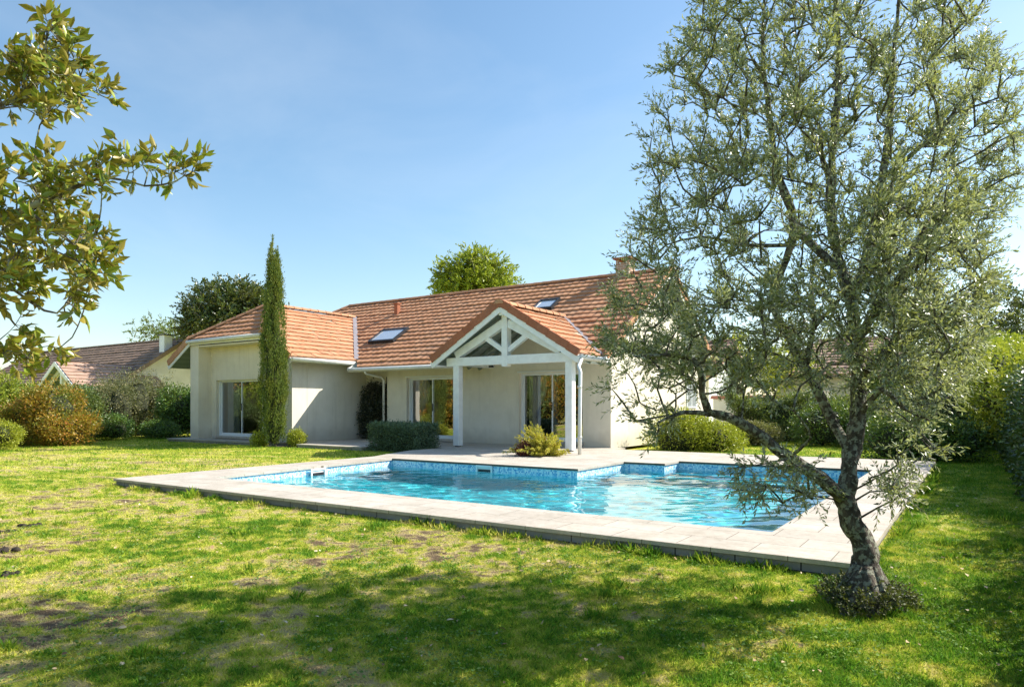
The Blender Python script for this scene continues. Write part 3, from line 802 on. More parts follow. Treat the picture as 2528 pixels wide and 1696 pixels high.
# --- walls
def wallx(mb, x0, x1, y0, y1, z0, z1, holes):
    """wall lying along X with rectangular openings (x0,x1,z0,z1)"""
    xs = sorted({x0, x1, *[h[0] for h in holes], *[h[1] for h in holes]}); zs = sorted({z0, z1, *[h[2] for h in holes], *[h[3] for h in holes]})
    for i in range(len(xs) - 1):
        for j in range(len(zs) - 1):
            cx, cz_ = (xs[i] + xs[i + 1]) / 2, (zs[j] + zs[j + 1]) / 2
            if any(h[0] < cx < h[1] and h[2] < cz_ < h[3] for h in holes): continue
            mb.box(xs[i], xs[i + 1], y0, y1, zs[j], zs[j + 1])
w = MB(); Z0 = .09
D1 = (-16.0, -13.95, .20, 2.22); D2 = (-11.45, -9.28, .24, 2.26); D0 = (-22.65, -20.03, .21, 2.19)
wallx(w, -16.9, -8.4, 17.4, 17.7, Z0, 2.98, [D1, D2])
w.prism([(-12.6, 17.4, 2.98), (-8.62, 17.4, 2.98), (-10.6, 17.4, 3.83)], (0, .28, 0))
w.box(-18.35, -16.9, 17.85, 18.1, Z0, 3.3)
w.box(-16.9, -16.65, 17.7, 18.1, Z0, 3.0)
w.prism([(-8.4, 17.7, Z0), (-8.4, 25.5, Z0), (-8.4, 25.5, 2.65), (-8.4, 21.2, 5.45), (-8.4, 17.7, 3.18)], (-.28, 0, 0))
w.box(-23.4, -8.68, 25.2, 25.5, Z0, 2.6)
w.box(-18.6, -18.35, 15.16, 18.1, Z0, 2.92)
wallx(w, -22.95, -19.8, 14.65, 14.9, Z0, 3.56, [D0])
w.box(-23.45, -22.95, 14.15, 14.9, Z0, 3.50)
w.prism([(-19.8, 14.55, Z0), (-18.35, 14.55, Z0), (-18.35, 14.55, 2.93), (-19.8, 14.55, 3.78)], (0, .6, 0))
w.box(-23.45, -23.2, 14.9, 25.2, Z0, 3.35)
w.box(-22.94, -19.5, 14.12, 14.64, 3.36, 3.41)
w.build('wall', M['render'], house)
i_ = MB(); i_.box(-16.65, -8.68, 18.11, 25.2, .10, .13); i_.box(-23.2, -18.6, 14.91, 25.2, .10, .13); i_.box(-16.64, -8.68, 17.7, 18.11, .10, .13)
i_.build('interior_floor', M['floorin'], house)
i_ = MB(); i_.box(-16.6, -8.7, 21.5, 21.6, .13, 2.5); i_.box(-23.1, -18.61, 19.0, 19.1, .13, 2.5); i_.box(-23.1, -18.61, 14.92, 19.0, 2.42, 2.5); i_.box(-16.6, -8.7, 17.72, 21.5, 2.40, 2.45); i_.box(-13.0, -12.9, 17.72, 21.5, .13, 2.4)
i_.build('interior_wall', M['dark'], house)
# flat near-black panel on the recess wall behind the climber
r_ = MB(); r_.box(-17.35, -16.95, 17.82, 17.85, .12, 2.3); r_.build('dark_panel', M['dark'], house)
# --- sliding doors
def sliding(D, y, lab, flip=False):
    x0, x1, z0, z1 = D
    d = bpy.data.objects.new('sliding_door', None); COL.objects.link(d); d.parent = house; d['label'] = lab
    f = MB(); t = .04
    f.box(x0, x1, y - .02, y + .1, z0, z0 + t); f.box(x0, x1, y - .02, y + .1, z1 - t, z1)
    f.box(x0, x0 + t, y - .02, y + .1, z0 + t, z1 - t); f.box(x1 - t, x1, y - .02, y + .1, z0 + t, z1 - t)
    xm = (x0 + x1) / 2
    for a, b, yy in ((x0 + t, xm + .03, y + .052), (xm - .03, x1 - t, y + .004)):
        q = .035
        f.box(a, b, yy, yy + .035, z0 + t, z0 + t + .07); f.box(a, b, yy, yy + .035, z1 - t - q, z1 - t)
        f.box(a, a + q, yy, yy + .035, z0 + t + .07, z1 - t - q); f.box(b - q, b, yy, yy + .035, z0 + t + .07, z1 - t - q)
        g = MB(); g.add([(a + q, yy + .018, z0 + t + .07), (b - q, yy + .018, z0 + t + .07), (b - q, yy + .018, z1 - t - q), (a + q, yy + .018, z1 - t - q)], [(0, 1, 2, 3)])
        g.build('pane', M['glass'], d)
    f.build('frame', M['frame'], d)
    h = MB(); h.box(xm - .02, xm + .0, y - .02, y + .004, z0 + .9, z0 + 1.15); h.build('handle', M['darkmetal'], d)
    s = MB(); s.box(x0 - .05, x1 + .05, y - .24, y - .02, z0 - .07, z0 - .002); s.build('sill', M['stone'], d)
sliding(D0, 14.78, 'wide sliding glass door of the left wing, under a plain rendered panel')
sliding(D1, 17.56, 'sliding glass door left of the porch post, behind the clipped hedge')
sliding(D2, 17.56, 'sliding glass door inside the porch')
# roller shutter boxes above the doors
each('lintel_trim', M['frame'], house, [('box', -16.04, -13.91, 17.37, 17.40, 2.23, 2.27), ('box', -11.49, -9.36, 17.37, 17.40, 2.27, 2.31)])
# --- porch posts and truss
for px, lab in ((-12.28, None), (-8.62, None)):
    p = MB(); p.box(px - .1, px + .1, 15.4, 15.6, .14, 2.40); p.build('post', M['whitewood'], house, bevel=.008)
    p = MB(); p.box(px - .06, px + .06, 15.44, 15.56, .10, .14); p.build('post_shoe', M['darkmetal'], house)
t_ = MB(); t_.box(-12.62, -8.42, 15.40, 15.60, 2.40, 2.64); t_.build('tie_beam', M['whitewood'], house, bevel=.008)
t_ = MB(); t_.box(-10.69, -10.51, 15.385, 15.60, 2.34, 3.82); t_.build('king_post', M['whitewood'], house, bevel=.006)
for s in (-1, 1):
    t_ = MB(); t_.bar((-10.6 + s * 1.72, 15.5, 2.70), (-10.6 + s * .08, 15.5, 3.52), .16, .22); t_.build('rafter', M['whitewood'], house)
    t_ = MB(); t_.bar((-10.6 + s * .08, 15.5, 2.78), (-10.6 + s * .72, 15.5, 3.18), .12, .13); t_.build('strut', M['whitewood'], house)
    t_ = MB(); t_.bar((-10.6 + s * 1.82, 15.5, 2.52), (-10.6 + s * 1.82, 17.38, 2.52), .14, .18); t_.build('wall_plate', M['whitewood'], house)
t_ = MB(); t_.bar((-10.6, 15.22, 3.80), (-10.6, 17.38, 3.80), .12, .18); t_.build('ridge_beam', M['whitewood'], house)
t_ = MB()
for s in (-1, 1):
    for yy in (16.1, 16.7, 17.25):
        t_ = MB(); t_.bar((-10.6 + s * 2.25, yy, 2.42), (-10.6 + s * .1, yy, 3.73), .07, .10); t_.build('common_rafter', M['soffit'], house)
l_ = MB(); l_.tube([(-11.4, 15.9, 2.36), (-11.4, 15.9, 2.42)], .07, 12); l_.box(-11.5, -11.3, 15.85, 15.95, 2.42, 2.5)
l_.build('porch_lamp', M['darkmetal'], house)
# --- skylights, vent, chimney
def skylight(x0, x1, y0, y1, lab, tall=.09):
    d = bpy.data.objects.new('skylight', None); COL.objects.link(d); d.parent = house; d['label'] = lab
    def P(x, y, h): return (x, y - h * MP / sq, mz(y) + h / sq)
    f = MB(); t = .07
    for a, b, c, e in ((x0, x1, y0, y0 + t), (x0, x1, y1 - t, y1), (x0, x0 + t, y0 + t, y1 - t), (x1 - t, x1, y0 + t, y1 - t)):
        f.prism([P(a, c, .0), P(b, c, .0), P(b, e, .0), P(a, e, .0)], tuple(Vector((0, -MP / sq, 1 / sq)) * (tall + .05)))
    f.build('frame', M['darkmetal'], d)
    g = MB(); g.add([P(x0 + t, y0 + t, tall + .02), P(x1 - t, y0 + t, tall + .02), P(x1 - t, y1 - t, tall + .02), P(x0 + t, y1 - t, tall + .02)], [(0, 1, 2, 3)])
    g.build('pane', M['skyglass'], d)
def skyglass():
    m, nt, b = newmat('roof_window_glass')
    b.inputs['Base Color'].default_value = (.78, .82, .86, 1); b.inputs['Roughness'].default_value = .12; b.inputs['Metallic'].default_value = .6
    return m
M['skyglass'] = skyglass()
skylight(-18.3, -17.05, 17.9, 18.72, 'large roof window low on the left of the main roof')
skylight(-12.1, -11.35, 19.2, 19.8, 'small roof window behind the porch ridge')
v_ = MB(); v_.box(-19.0, -18.83, 19.95, 20.12, 4.82, 5.28); v_.box(-19.03, -18.80, 19.92, 20.15, 5.28, 5.32); v_.build('roof_vent', M['tileedge'], house)
ch = MB(); ch.box(-9.96, -9.48, 21.0, 21.5, 5.2, 6.0); cho = ch.build('chimney', M['brick'], house)
ch = MB()
for cx in (-9.91, -9.53):
    for cyy in (21.05, 21.45): ch = MB(); ch.box(cx - .045, cx + .045, cyy - .045, cyy + .045, 6.0, 6.14); ch.build('chimney_pier', M['brick'], cho)
ch = MB(); ch.box(-10.04, -9.40, 20.93, 21.57, 6.14, 6.19); ch.build('chimney_cap', M['tileedge'], cho)
# window and small pergola post on the sunlit gable
g_ = bpy.data.objects.new('window', None); COL.objects.link(g_); g_.parent = house
m_ = MB(); m_.box(-8.4, -8.37, 23.4, 24.4, 1.2, 1.26); m_.box(-8.4, -8.37, 23.4, 24.4, 2.1, 2.16); m_.box(-8.4, -8.37, 23.4, 23.46, 1.26, 2.1); m_.box(-8.4, -8.37, 24.34, 24.4, 1.26, 2.1); m_.box(-8.4, -8.37, 23.87, 23.93, 1.26, 2.1)
m_.build('frame', M['frame'], g_)
m_ = MB(); m_.box(-8.4, -8.385, 23.46, 24.34, 1.26, 2.1); m_.build('pane', M['skyglass'], g_)

# --- curtains (hang inside the doors)
def curtain(x0, x1, y, z0, z1, mat, label, tie=False):
    n = 40; m = MB(); vs = []; rows = 14
    for r in range(rows + 1):
        z = z1 + (z0 - z1) * r / rows; k = r / rows
        if tie: wd = (1 - .62 * math.exp(-((k - .62) / .22) ** 2))
        else: wd = 1
        for i in range(n + 1):
            u = i / n; vs.append((x0 + (x1 - x0) * u * wd, y + .035 * math.sin(u * 38 + .8 * math.sin(k * 3)), z))
    fs = [(r * (n + 1) + i, r * (n + 1) + i + 1, (r + 1) * (n + 1) + i + 1, (r + 1) * (n + 1) + i) for r in range(rows) for i in range(n)]
    m.add(vs, fs); o = m.build('curtain', mat, None, True); tag(o, label, 'curtain', 'curtains behind the glass doors')
curtain(-22.58, -21.85, 15.05, .2, 2.14, M['bluecurtain'], 'long grey curtain behind the glass door of the left wing')
curtain(-15.92, -15.35, 17.86, .22, 2.14, M['curtain'], 'tied-back beige curtain behind the door left of the porch', True)
curtain(-11.38, -10.75, 17.86, .22, 2.18, M['curtain'], 'tied-back beige curtain behind the porch door', True)
curtain(-10.62, -10.42, 17.95, .22, 2.18, M['bluecurtain'], 'narrow blue-grey curtain in the middle of the porch door')

# ================================================================= NEIGHBOURING HOUSES
def neighbour():
    t = thing('neighbour_house', 'brown-roofed neighbouring house with a white chimney behind the left shrubs', 'house')
    s = MB(); p = .68; yr, zr, ye, ze = 24.2, 5.45, 20.2, 2.75
    q = math.sqrt(1 + p * p); x0, x1 = -62, -40.2
    tiled('roof', M['tilefar'], t, (x0, ye, ze), (1, 0, 0), (0, 1 / q, p / q), x1 - x0, (yr - ye) * q, cuts=[(Vector((x1, 0, 0)), Vector((1, 0, 0)), True)], c=.36, tw=.5, seed=11)
    s.prism([(x0, ye, ze), (x1, ye, ze), (x1, yr, zr), (x0, yr, zr)], (0, 0, -.15)); s.prism([(x0, yr, zr), (x1, yr, zr), (x1, 28.2, ze), (x0, 28.2, ze)], (0, 0, -.15))
    s.build('roof_slab', M['tilefar'], t)
    ridge_caps('ridge_cap', t, (x0, yr, zr), (x1, yr, zr), mat=M['tilefar'])
    verge(t, (x1, ye, ze), (x1, yr, zr), (1, 0, 0), M['tilefar'])
    w = MB(); w.prism([(x1 - .3, 20.7, 0), (x1 - .3, 27.6, 0), (x1 - .3, 27.6, 2.9), (x1 - .3, yr, 5.2), (x1 - .3, 20.7, 2.85)], (-.3, 0, 0)); w.box(x0, x1 - .61, 20.7, 21.0, 0, 2.9)
    w.build('wall', M['render2'], t)
    c = MB(); c.box(-41.1, -40.55, 22.8, 23.3, 4.2, 5.55); c.build('chimney', M['white'], t)
    c = MB(); c.box(-41.17, -40.48, 22.73, 23.37, 5.55, 5.62); c.build('chimney_cap', M['darkmetal'], t)
    # its porch
    xr, yf, zp = -41.6, 17.3, 3.72
    for sgn in (-1, 1):
        pp = .62; pqq = math.sqrt(1 + pp * pp)
        tiled('porch_roof', M['tilefar2'], t, (xr - sgn * 2.2, yf, zp - 2.2 * pp), (0, 1, 0), (sgn / pqq, 0, pp / pqq), 4.4, 2.2 * pqq, c=.36, tw=.5, seed=12 + sgn)
    s = MB(); s.prism([(xr - 2.2, yf, zp - 1.364), (xr, yf, zp), (xr, yf + 5, zp), (xr - 2.2, yf + 5, zp - 1.364)], (0, 0, -.12)); s.prism([(xr + 2.2, yf, zp - 1.364), (xr, yf, zp), (xr, yf + 5, zp), (xr + 2.2, yf + 5, zp - 1.364)], (0, 0, -.12)); s.build('porch_soffit', M['soffit'], t)
    b = MB(); b.bar((xr - 2.25, yf - .02, zp - 1.53), (xr, yf - .02, zp - .13), .05, .2); b.bar((xr + 2.25, yf - .025, zp - 1.53), (xr, yf - .025, zp - .13), .05, .2)
    b.box(xr - 1.95, xr + 1.95, yf + .3, yf + .5, 2.05, 2.3); b.box(xr - .1, xr + .1, yf + .28, yf + .48, 2.3, 3.6)
    b.bar((xr - 1.8, yf + .4, 2.4), (xr, yf + .4, 3.4), .15, .2); b.bar((xr + 1.8, yf + .4, 2.4), (xr, yf + .4, 3.4), .15, .2)
    b.box(xr - 2.1, xr - 1.9, yf + .3, yf + .5, 0, 2.05); b.box(xr + 1.9, xr + 2.1, yf + .3, yf + .5, 0, 2.05)
    b.build('porch_frame', M['white'], t)
neighbour()
def far_house(x0, x1, ye, yr, ze, zr, lab, wall, roof, seed, hip=0.0):
    t = thing('neighbour_house', lab, 'house')
    p = (zr - ze) / (yr - ye); q = math.sqrt(1 + p * p)
    cuts = [(Vector((x1, 0, 0)), Vector((1, 0, 0)), True)]
    if hip: cuts += [vplane((x0, ye), (x0 + hip, yr), (x1 - 1, ye + .5)), vplane((x1, ye), (x1 - hip, yr), (x0 + 1, ye + .5))]
    tiled('roof', roof, t, (x0, ye, ze), (1, 0, 0), (0, 1 / q, p / q), x1 - x0, (yr - ye) * q, cuts=cuts, c=.36, tw=.45, seed=seed)
    s = MB(); yb = 2 * yr - ye
    s.prism([(x0, ye, ze), (x1, ye, ze), (x1 - hip, yr, zr), (x0 + hip, yr, zr)], (0, 0, -.15)); s.prism([(x0 + hip, yr, zr), (x1 - hip, yr, zr), (x1, yb, ze), (x0, yb, ze)], (0, 0, -.15))
    if hip: s.prism([(x1, ye, ze), (x1, yb, ze), (x1 - hip, yr, zr)], (0, 0, -.15)); s.prism([(x0, ye, ze), (x0, yb, ze), (x0 + hip, yr, zr)], (0, 0, -.15))
    s.build('roof_slab', roof, t); ridge_caps('ridge_cap', t, (x0 + hip, yr, zr), (x1 - hip, yr, zr), mat=roof)
    w = MB(); w.box(x0 + .5, x1 - .5, ye + .5, yb - .5, 0, ze - .1)
    if not hip: w.prism([(x0 + .5, ye + .5, ze - .1), (x0 + .5, yb - .5, ze - .1), (x0 + .5, yr, zr - .3)], (.3, 0, 0)); w.prism([(x1 - .5, ye + .5, ze - .1), (x1 - .5, yb - .5, ze - .1), (x1 - .5, yr, zr - .3)], (-.3, 0, 0))
    w.build('wall', wall, t)
    for k, xx in enumerate((x0 + .25 * (x1 - x0), x0 + .6 * (x1 - x0))):
        a = MB(); a.box(xx, xx + 1.3, ye + .44, ye + .5, .95, 2.15); wo = a.build('window', M['frame'], t)
        a = MB(); a.box(xx + .08, xx + .61, ye + .425, ye + .44, 1.03, 2.07); a.box(xx + .69, xx + 1.22, ye + .425, ye + .44, 1.03, 2.07); a.build('pane', M['skyglass'], wo)
    return t
far_house(-9.5, -1.5, 38.5, 42.5, 2.9, 5.0, 'low house with a pinkish tiled roof seen through the olive tree', M['render2'], M['tilefar2'], 21, 2.0)
far_house(-16.5, -9.9, 31.5, 34.5, 2.75, 4.5, 'white annex with a tiled roof behind the sunlit end of the main house', M['white'], M['tilefar2'], 22)
far_house(-78, -60, 13.5, 18.5, 2.7, 5.2, 'grey-brown roofed house at the far left behind the orange shrub', M['render2'], M['tilefar'], 23)
# garden wall with red coping beyond the pool
gw = thing('garden_wall', 'low white garden wall with a red tile coping behind the olive tree', 'garden wall')
q_ = MB(); q_.box(-8.6, -5.6, 27.0, 27.2, 0, 1.55); q_.build('wall', M['white'], gw)
q_ = MB(); q_.prism([(-8.7, 26.92, 1.55), (-8.7, 27.28, 1.55), (-8.7, 27.1, 1.68)], (3.2, 0, 0)); q_.build('coping', M['tileedge'], gw)

# ================================================================= HEDGES AND SHRUBS
def core(mb, c, r, rng, seg=10):
    vs = []; fs = []
    for i in range(seg // 2 + 1):
        th = math.pi * i / (seg // 2)
        for k in range(seg):
            ph = 2 * math.pi * k / seg; q = 1 + .12 * rng.normal()
            vs.append((c[0] + r[0] * q * math.sin(th) * math.cos(ph), c[1] + r[1] * q * math.sin(th) * math.sin(ph), max(.01, c[2] + r[2] * q * math.cos(th))))
    for i in range(seg // 2):
        for k in range(seg):
            a = i * seg + k; b = i * seg + (k + 1) % seg
            fs.append((a, a + seg, b + seg, b))
    mb.add(vs, fs)
def shrub(name, label, cat, blobs, mat, n, L, W, group=None, seed=0, shell=.35, tmpl=LEAF4, up=.3, add_core=True, stubby=.25, partname='foliage'):
    """blobs: [(cx,cy,cz,rx,ry,rz)] ellipsoids whose outer shells carry leaf sprays of uneven reach"""
    rng = np.random.default_rng(seed + 100)
    t = thing(name, label, cat, group)
    core_blobs = list(blobs); ex = []
    for b in blobs:
        if min(b[3:]) < .3: continue
        for q in range(7):
            dd = unit(rng.normal(size=3)); dd[2] = abs(dd[2]) * .9 - .1; k = rng.uniform(.28, .5)
            ex.append((b[0] + dd[0] * b[3] * .8, b[1] + dd[1] * b[4] * .8, b[2] + dd[2] * b[5] * .78, b[3] * k, b[4] * k, b[5] * k * 1.1))
    blobs = list(blobs) + ex
    vol = np.array([b[3] * b[4] + b[4] * b[5] + b[3] * b[5] for b in blobs]); pr_ = vol / vol.sum()
    n = int(n * 1.9); ncl = max(20, n // 9); idx = rng.choice(len(blobs), ncl, p=pr_)
    B = np.array(blobs)[idx]; d = unit(rng.normal(size=(ncl, 3)))
    reach = 1 - shell * rng.random((ncl, 1)) ** 1.6 + stubby * .35 * (rng.random((ncl, 1)) ** 6)
    C = B[:, :3] + d * B[:, 3:] * reach
    ok = C[:, 2] > .02; C = C[ok]; d = d[ok]
    m = 9; s = np.repeat(C, m, 0) + rng.normal(size=(len(C) * m, 3)) * L * 1.1
    D = np.repeat(d, m, 0) * .8 + rng.normal(size=(len(C) * m, 3)) * .7 + np.array([0, 0, up])
    ns = int(30 * sum(b[3] * b[5] for b in core_blobs)) + 6        # stray shoots
    for q in range(ns):
        j = rng.integers(len(C)); dv = unit(d[j] * .5 + np.array([0, 0, .8]) + rng.normal(size=3) * .35); l = L * rng.uniform(2, 5.5); u = np.linspace(0, 1, 10)[:, None]
        s = np.vstack([s, C[j] + dv * u * l]); D = np.vstack([D, dv + rng.normal(size=(10, 3)) * .7])
    s[:, 2] = np.maximum(s[:, 2], .01)
    sz = rng.uniform(.45, 1.35, len(s))
    leafobj(partname, scatter(s, D, L * sz, W * sz, tmpl, rng), mat, t)
    if add_core:
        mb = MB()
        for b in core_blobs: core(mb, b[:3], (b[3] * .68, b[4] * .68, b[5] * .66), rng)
        mb.build('light_block_core', M['core'], t)  # solid lumps standing for the twig mass, added to block light
    return t
def boxhedge(name, label, cat, x0, x1, y0, y1, h, mat, n, L, W, seed=0, group=None, wob=.08, topmat=None):
    rng = np.random.default_rng(seed + 500); t = thing(name, label, cat, group)
    A = np.array([(y1 - y0) * h, (y1 - y0) * h, (x1 - x0) * h, (x1 - x0) * h, (x1 - x0) * (y1 - y0)]); n = int(n * 1.8); ncl = n // 6
    f = rng.choice(5, ncl, p=A / A.sum()); u = rng.random(ncl); v = rng.random(ncl); dp = (rng.random(ncl) ** 1.5) * .22 - .03 * rng.random(ncl) ** 5
    P = np.zeros((ncl, 3)); D = np.zeros((ncl, 3))
    for k in range(5):
        s = f == k
        if k < 2: P[s] = np.stack([np.where(k == 0, x0 + dp[s], x1 - dp[s]), y0 + u[s] * (y1 - y0), v[s] * h], 1); D[s] = (-1 if k == 0 else 1, 0, 0)
        elif k < 4: P[s] = np.stack([x0 + u[s] * (x1 - x0), np.where(k == 2, y0 + dp[s], y1 - dp[s]), v[s] * h], 1); D[s] = (0, -1 if k == 2 else 1, 0)
        else: P[s] = np.stack([x0 + u[s] * (x1 - x0), y0 + v[s] * (y1 - y0), h - dp[s]], 1); D[s] = (0, 0, 1)
    P += wob * np.stack([np.sin(P[:, 1] * 3.1 + P[:, 2] * 4), np.sin(P[:, 0] * 2.7 + P[:, 2] * 3), .8 * np.sin(P[:, 0] * 2.3) * np.cos(P[:, 1] * 2.9)], 1)
    m = 6; S = np.repeat(P, m, 0) + rng.normal(size=(ncl * m, 3)) * L * .8; DD = np.repeat(D, m, 0) * .7 + rng.normal(size=(ncl * m, 3)) * .7 + np.array([0, 0, .25])
    S[:, 2] = np.maximum(S[:, 2], .01); sz = rng.uniform(.6, 1.2, len(S))
    leafobj('foliage', scatter(S, DD, L * sz, W * sz, LEAF4, rng), mat, t)
    c = MB(); e = .2 if min(x1 - x0, y1 - y0) > .6 else .1; c.box(x0 + e, x1 - e, y0 + e, y1 - e, .02, h - e); c.build('light_block_core', M['core'], t)  # solid dark box added inside the hedge leaves to block light
    return t
boxhedge('clipped_hedge', 'small box-shaped clipped green hedge beside the left porch post', 'hedge', -14.25, -12.4, 13.9, 14.85, .76, M['boxhedge'], 15000, .045, .026, 1, wob=.02)
# right boundary hedge (tall, dark) and what grows out of it
boxhedge('boundary_hedge', 'lower hedge continuing the right boundary towards the viewer, outside the frame', 'hedge', .85, 1.9, -1.5, 11.0, 1.15, M['laurel'], 22000, .085, .042, 32, wob=.10)
boxhedge('boundary_hedge', 'tall dark laurel hedge along the right edge of the lawn', 'hedge', .66, 1.9, 11.1, 30.0, 1.75, M['darklaurel'], 52000, .085, .042, 2, wob=.10)
shrub('flowering_shrub', 'yellow-tipped bush rising over the right hedge behind the olive tree', 'shrub', [(.9, 21, 1.7, 1.3, 2.2, 1.2), (.3, 26, 1.7, 1.6, 2.4, 1.5), (1.3, 17.5, 1.6, 1.0, 1.6, .8)], M['yellowgreen'], 16000, .10, .05, seed=3)
shrub('dark_shrub', 'low almost black shrub at the far right corner of the terrace', 'shrub', [(-1.5, 18.3, .45, .9, .7, .6), (-.5, 18.8, .4, .8, .7, .55)], M['laurel'], 9000, .07, .035, seed=4)
shrub('olive_screen', 'loose grey-green bush between the lawn and the far right hedge', 'shrub', [(-1.2, 24.0, .9, 1.4, 1.4, 1.1)], M['boxhedge'], 9000, .09, .03, seed=5)
# beds beyond the pool
shrub('yellow_shrub', 'mounded yellow-green shrub near the sunlit end wall of the house', 'shrub', [(-7.0, 18.9, .4, 1.0, .7, .75), (-6.1, 19.4, .3, .75, .7, .5)], M['yellowgreen'], 12000, .06, .03, seed=6)
boxhedge('back_hedge', 'mixed green hedge across the back of the garden behind the pool', 'hedge', -7.5, .3, 25.6, 26.9, 1.5, M['midtree'], 30000, .09, .05, 7, wob=.25)
shrub('rounded_shrub', 'dark rounded shrub in front of the back hedge', 'shrub', [(-4.0, 23.6, .6, 1.0, .8, .75), (-2.9, 23.8, .5, .8, .7, .6)], M['laurel'], 9000, .08, .04, seed=8)
shrub('orange_bush', 'low tawny bush left of the dark rounded shrub', 'shrub', [(-5.8, 22.6, .3, .7, .6, .42)], M['paleshrub'], 6000, .06, .03, seed=9)
# planting by the house
shrub('round_shrub', 'small round yellow-green ball shrub to the right of the cypress', 'shrub', [(-17.55, 14.1, .24, .25, .25, .27)], M['yellowgreen'], 3000, .04, .022, seed=10)
shrub('small_shrub', 'little pale shrub at the foot of the cypress on its left', 'shrub', [(-18.55, 13.45, .18, .2, .2, .24)], M['yellowgreen'], 1600, .05, .025, seed=11)
bed = fillpoly([(-18.9, 13.72), (-17.2, 13.72), (-17.2, 14.3), (-18.9, 14.3)], [], .006, 'planting_bed', M['soil']); tag(bed, kind='structure')
def spray_shrub():
    rng = np.random.default_rng(5); t = thing('golden_shrub', 'feathery golden-yellow shrub on the terrace in front of the right porch post', 'shrub')
    P = []; D = []; mb = MB(); b0 = np.array([-8.35, 13.75, .1])
    for k in range(150):
        a = rng.uniform(0, 6.28); e = rng.uniform(.25, 1.3); l = rng.uniform(.38, .80) * (1.25 if math.cos(a - 3.4) > .4 else .9)
        d = np.array([math.cos(a) * math.cos(e), math.sin(a) * math.cos(e), math.sin(e)]); n = 120; u = np.linspace(.25, 1, n)[:, None]
        q = b0 + d * u * l + np.array([0, 0, -.16]) * u ** 2 * l
        mb.tube([b0, b0 + d * l * .5 + np.array([0, 0, -.04 * l]), b0 + d * l + np.array([0, 0, -.16 * l])], [.008, .005, .002], 4)
        P.append(q + rng.normal(size=(n, 3)) * .028 * (1.3 - u)); D.append(d[None] * .8 + rng.normal(size=(n, 3)) * .75)
    P = np.concatenate(P); D = np.concatenate(D); sz = rng.uniform(.6, 1.2, len(P))
    leafobj('foliage', scatter(P, D, .048 * sz, .02 * sz, LEAF4, rng), M['gold'], t); mb.build('stems', M['bark'], t)
spray_shrub()
shrub('red_shrub', 'small dark red-leaved plant under the golden shrub', 'shrub', [(-8.68, 13.42, .22, .12, .12, .15)], M['redleaf'], 900, .05, .025, seed=13)
# climber in the recess
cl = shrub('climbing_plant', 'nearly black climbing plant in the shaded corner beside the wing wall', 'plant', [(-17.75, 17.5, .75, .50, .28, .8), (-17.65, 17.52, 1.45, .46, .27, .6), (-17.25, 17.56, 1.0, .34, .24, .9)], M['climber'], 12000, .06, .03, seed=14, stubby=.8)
boxhedge('boundary_hedge', 'dark clipped hedge behind the shrubs on the left boundary', 'hedge', -31.0, -29.8, 8.0, 21.0, 1.9, M['laurel'], 26000, .10, .05, 33, wob=.12)
# left boundary planting: every shrub its own thing
G = 'mixed shrubs along the left boundary'
shrub('photinia_shrub', 'orange and yellow leaved shrub at the far left', 'shrub', [(-24.7, 10.2, .95, .85, .85, 1.1), (-24.3, 10.3, .55, .95, .9, .62), (-25.3, 9.7, .7, .7, .7, .75)], M['orange'], 15000, .075, .04, G, 20, .45, stubby=.8)
shrub('laurel_shrub', 'green leafy shrub behind the orange shrub at the frame edge', 'shrub', [(-27.4, 9.9, 1.2, 1.0, 1.0, 1.2), (-26.6, 8.6, 1.1, 1.0, 1.0, 1.15)], M['brightgreen'], 9000, .08, .04, G, 21, .4)
shrub('tawny_shrub', 'tall shrub with tawny dry tops right of the orange shrub', 'shrub', [(-29.5, 15.1, 1.35, 1.2, 1.2, 1.3), (-28.7, 14.2, 1.1, .9, .9, 1.1), (-30.0, 16.5, 1.3, 1.1, 1.1, 1.2)], M['paleshrub'], 14000, .085, .028, G, 22, .55, stubby=1.3)
shrub('green_shrub', 'mid-green shrub between the orange shrub and the tawny one', 'shrub', [(-27.0, 11.9, .95, .9, .9, 1.05), (-26.3, 11.2, .6, .7, .7, .7)], M['midtree'], 9000, .075, .04, G, 23, .45, stubby=.8)
shrub('dark_laurel', 'dark glossy laurel beside the left end of the house', 'shrub', [(-27.6, 16.2, .95, .95, .9, 1.1), (-26.9, 17.3, .95, .9, .9, 1.05)], M['laurel'], 12000, .09, .045, G, 24, .4)
shrub('low_shrub', 'low dark mound of foliage at the foot of the dark laurel', 'shrub', [(-26.5, 14.8, .28, .85, .6, .38)], M['laurel'], 5000, .06, .03, G, 25)
shrub('low_shrub', 'low dark green mound in front of the tawny shrub', 'shrub', [(-27.0, 13.2, .42, .8, .7, .5)], M['laurel'], 6000, .06, .03, G, 26)
shrub('ball_shrub', 'small yellow-green ball shrub cut by the left frame edge', 'shrub', [(-23.3, 8.35, .42, .45, .45, .42)], M['yellowgreen'], 4500, .045, .025, G, 27)
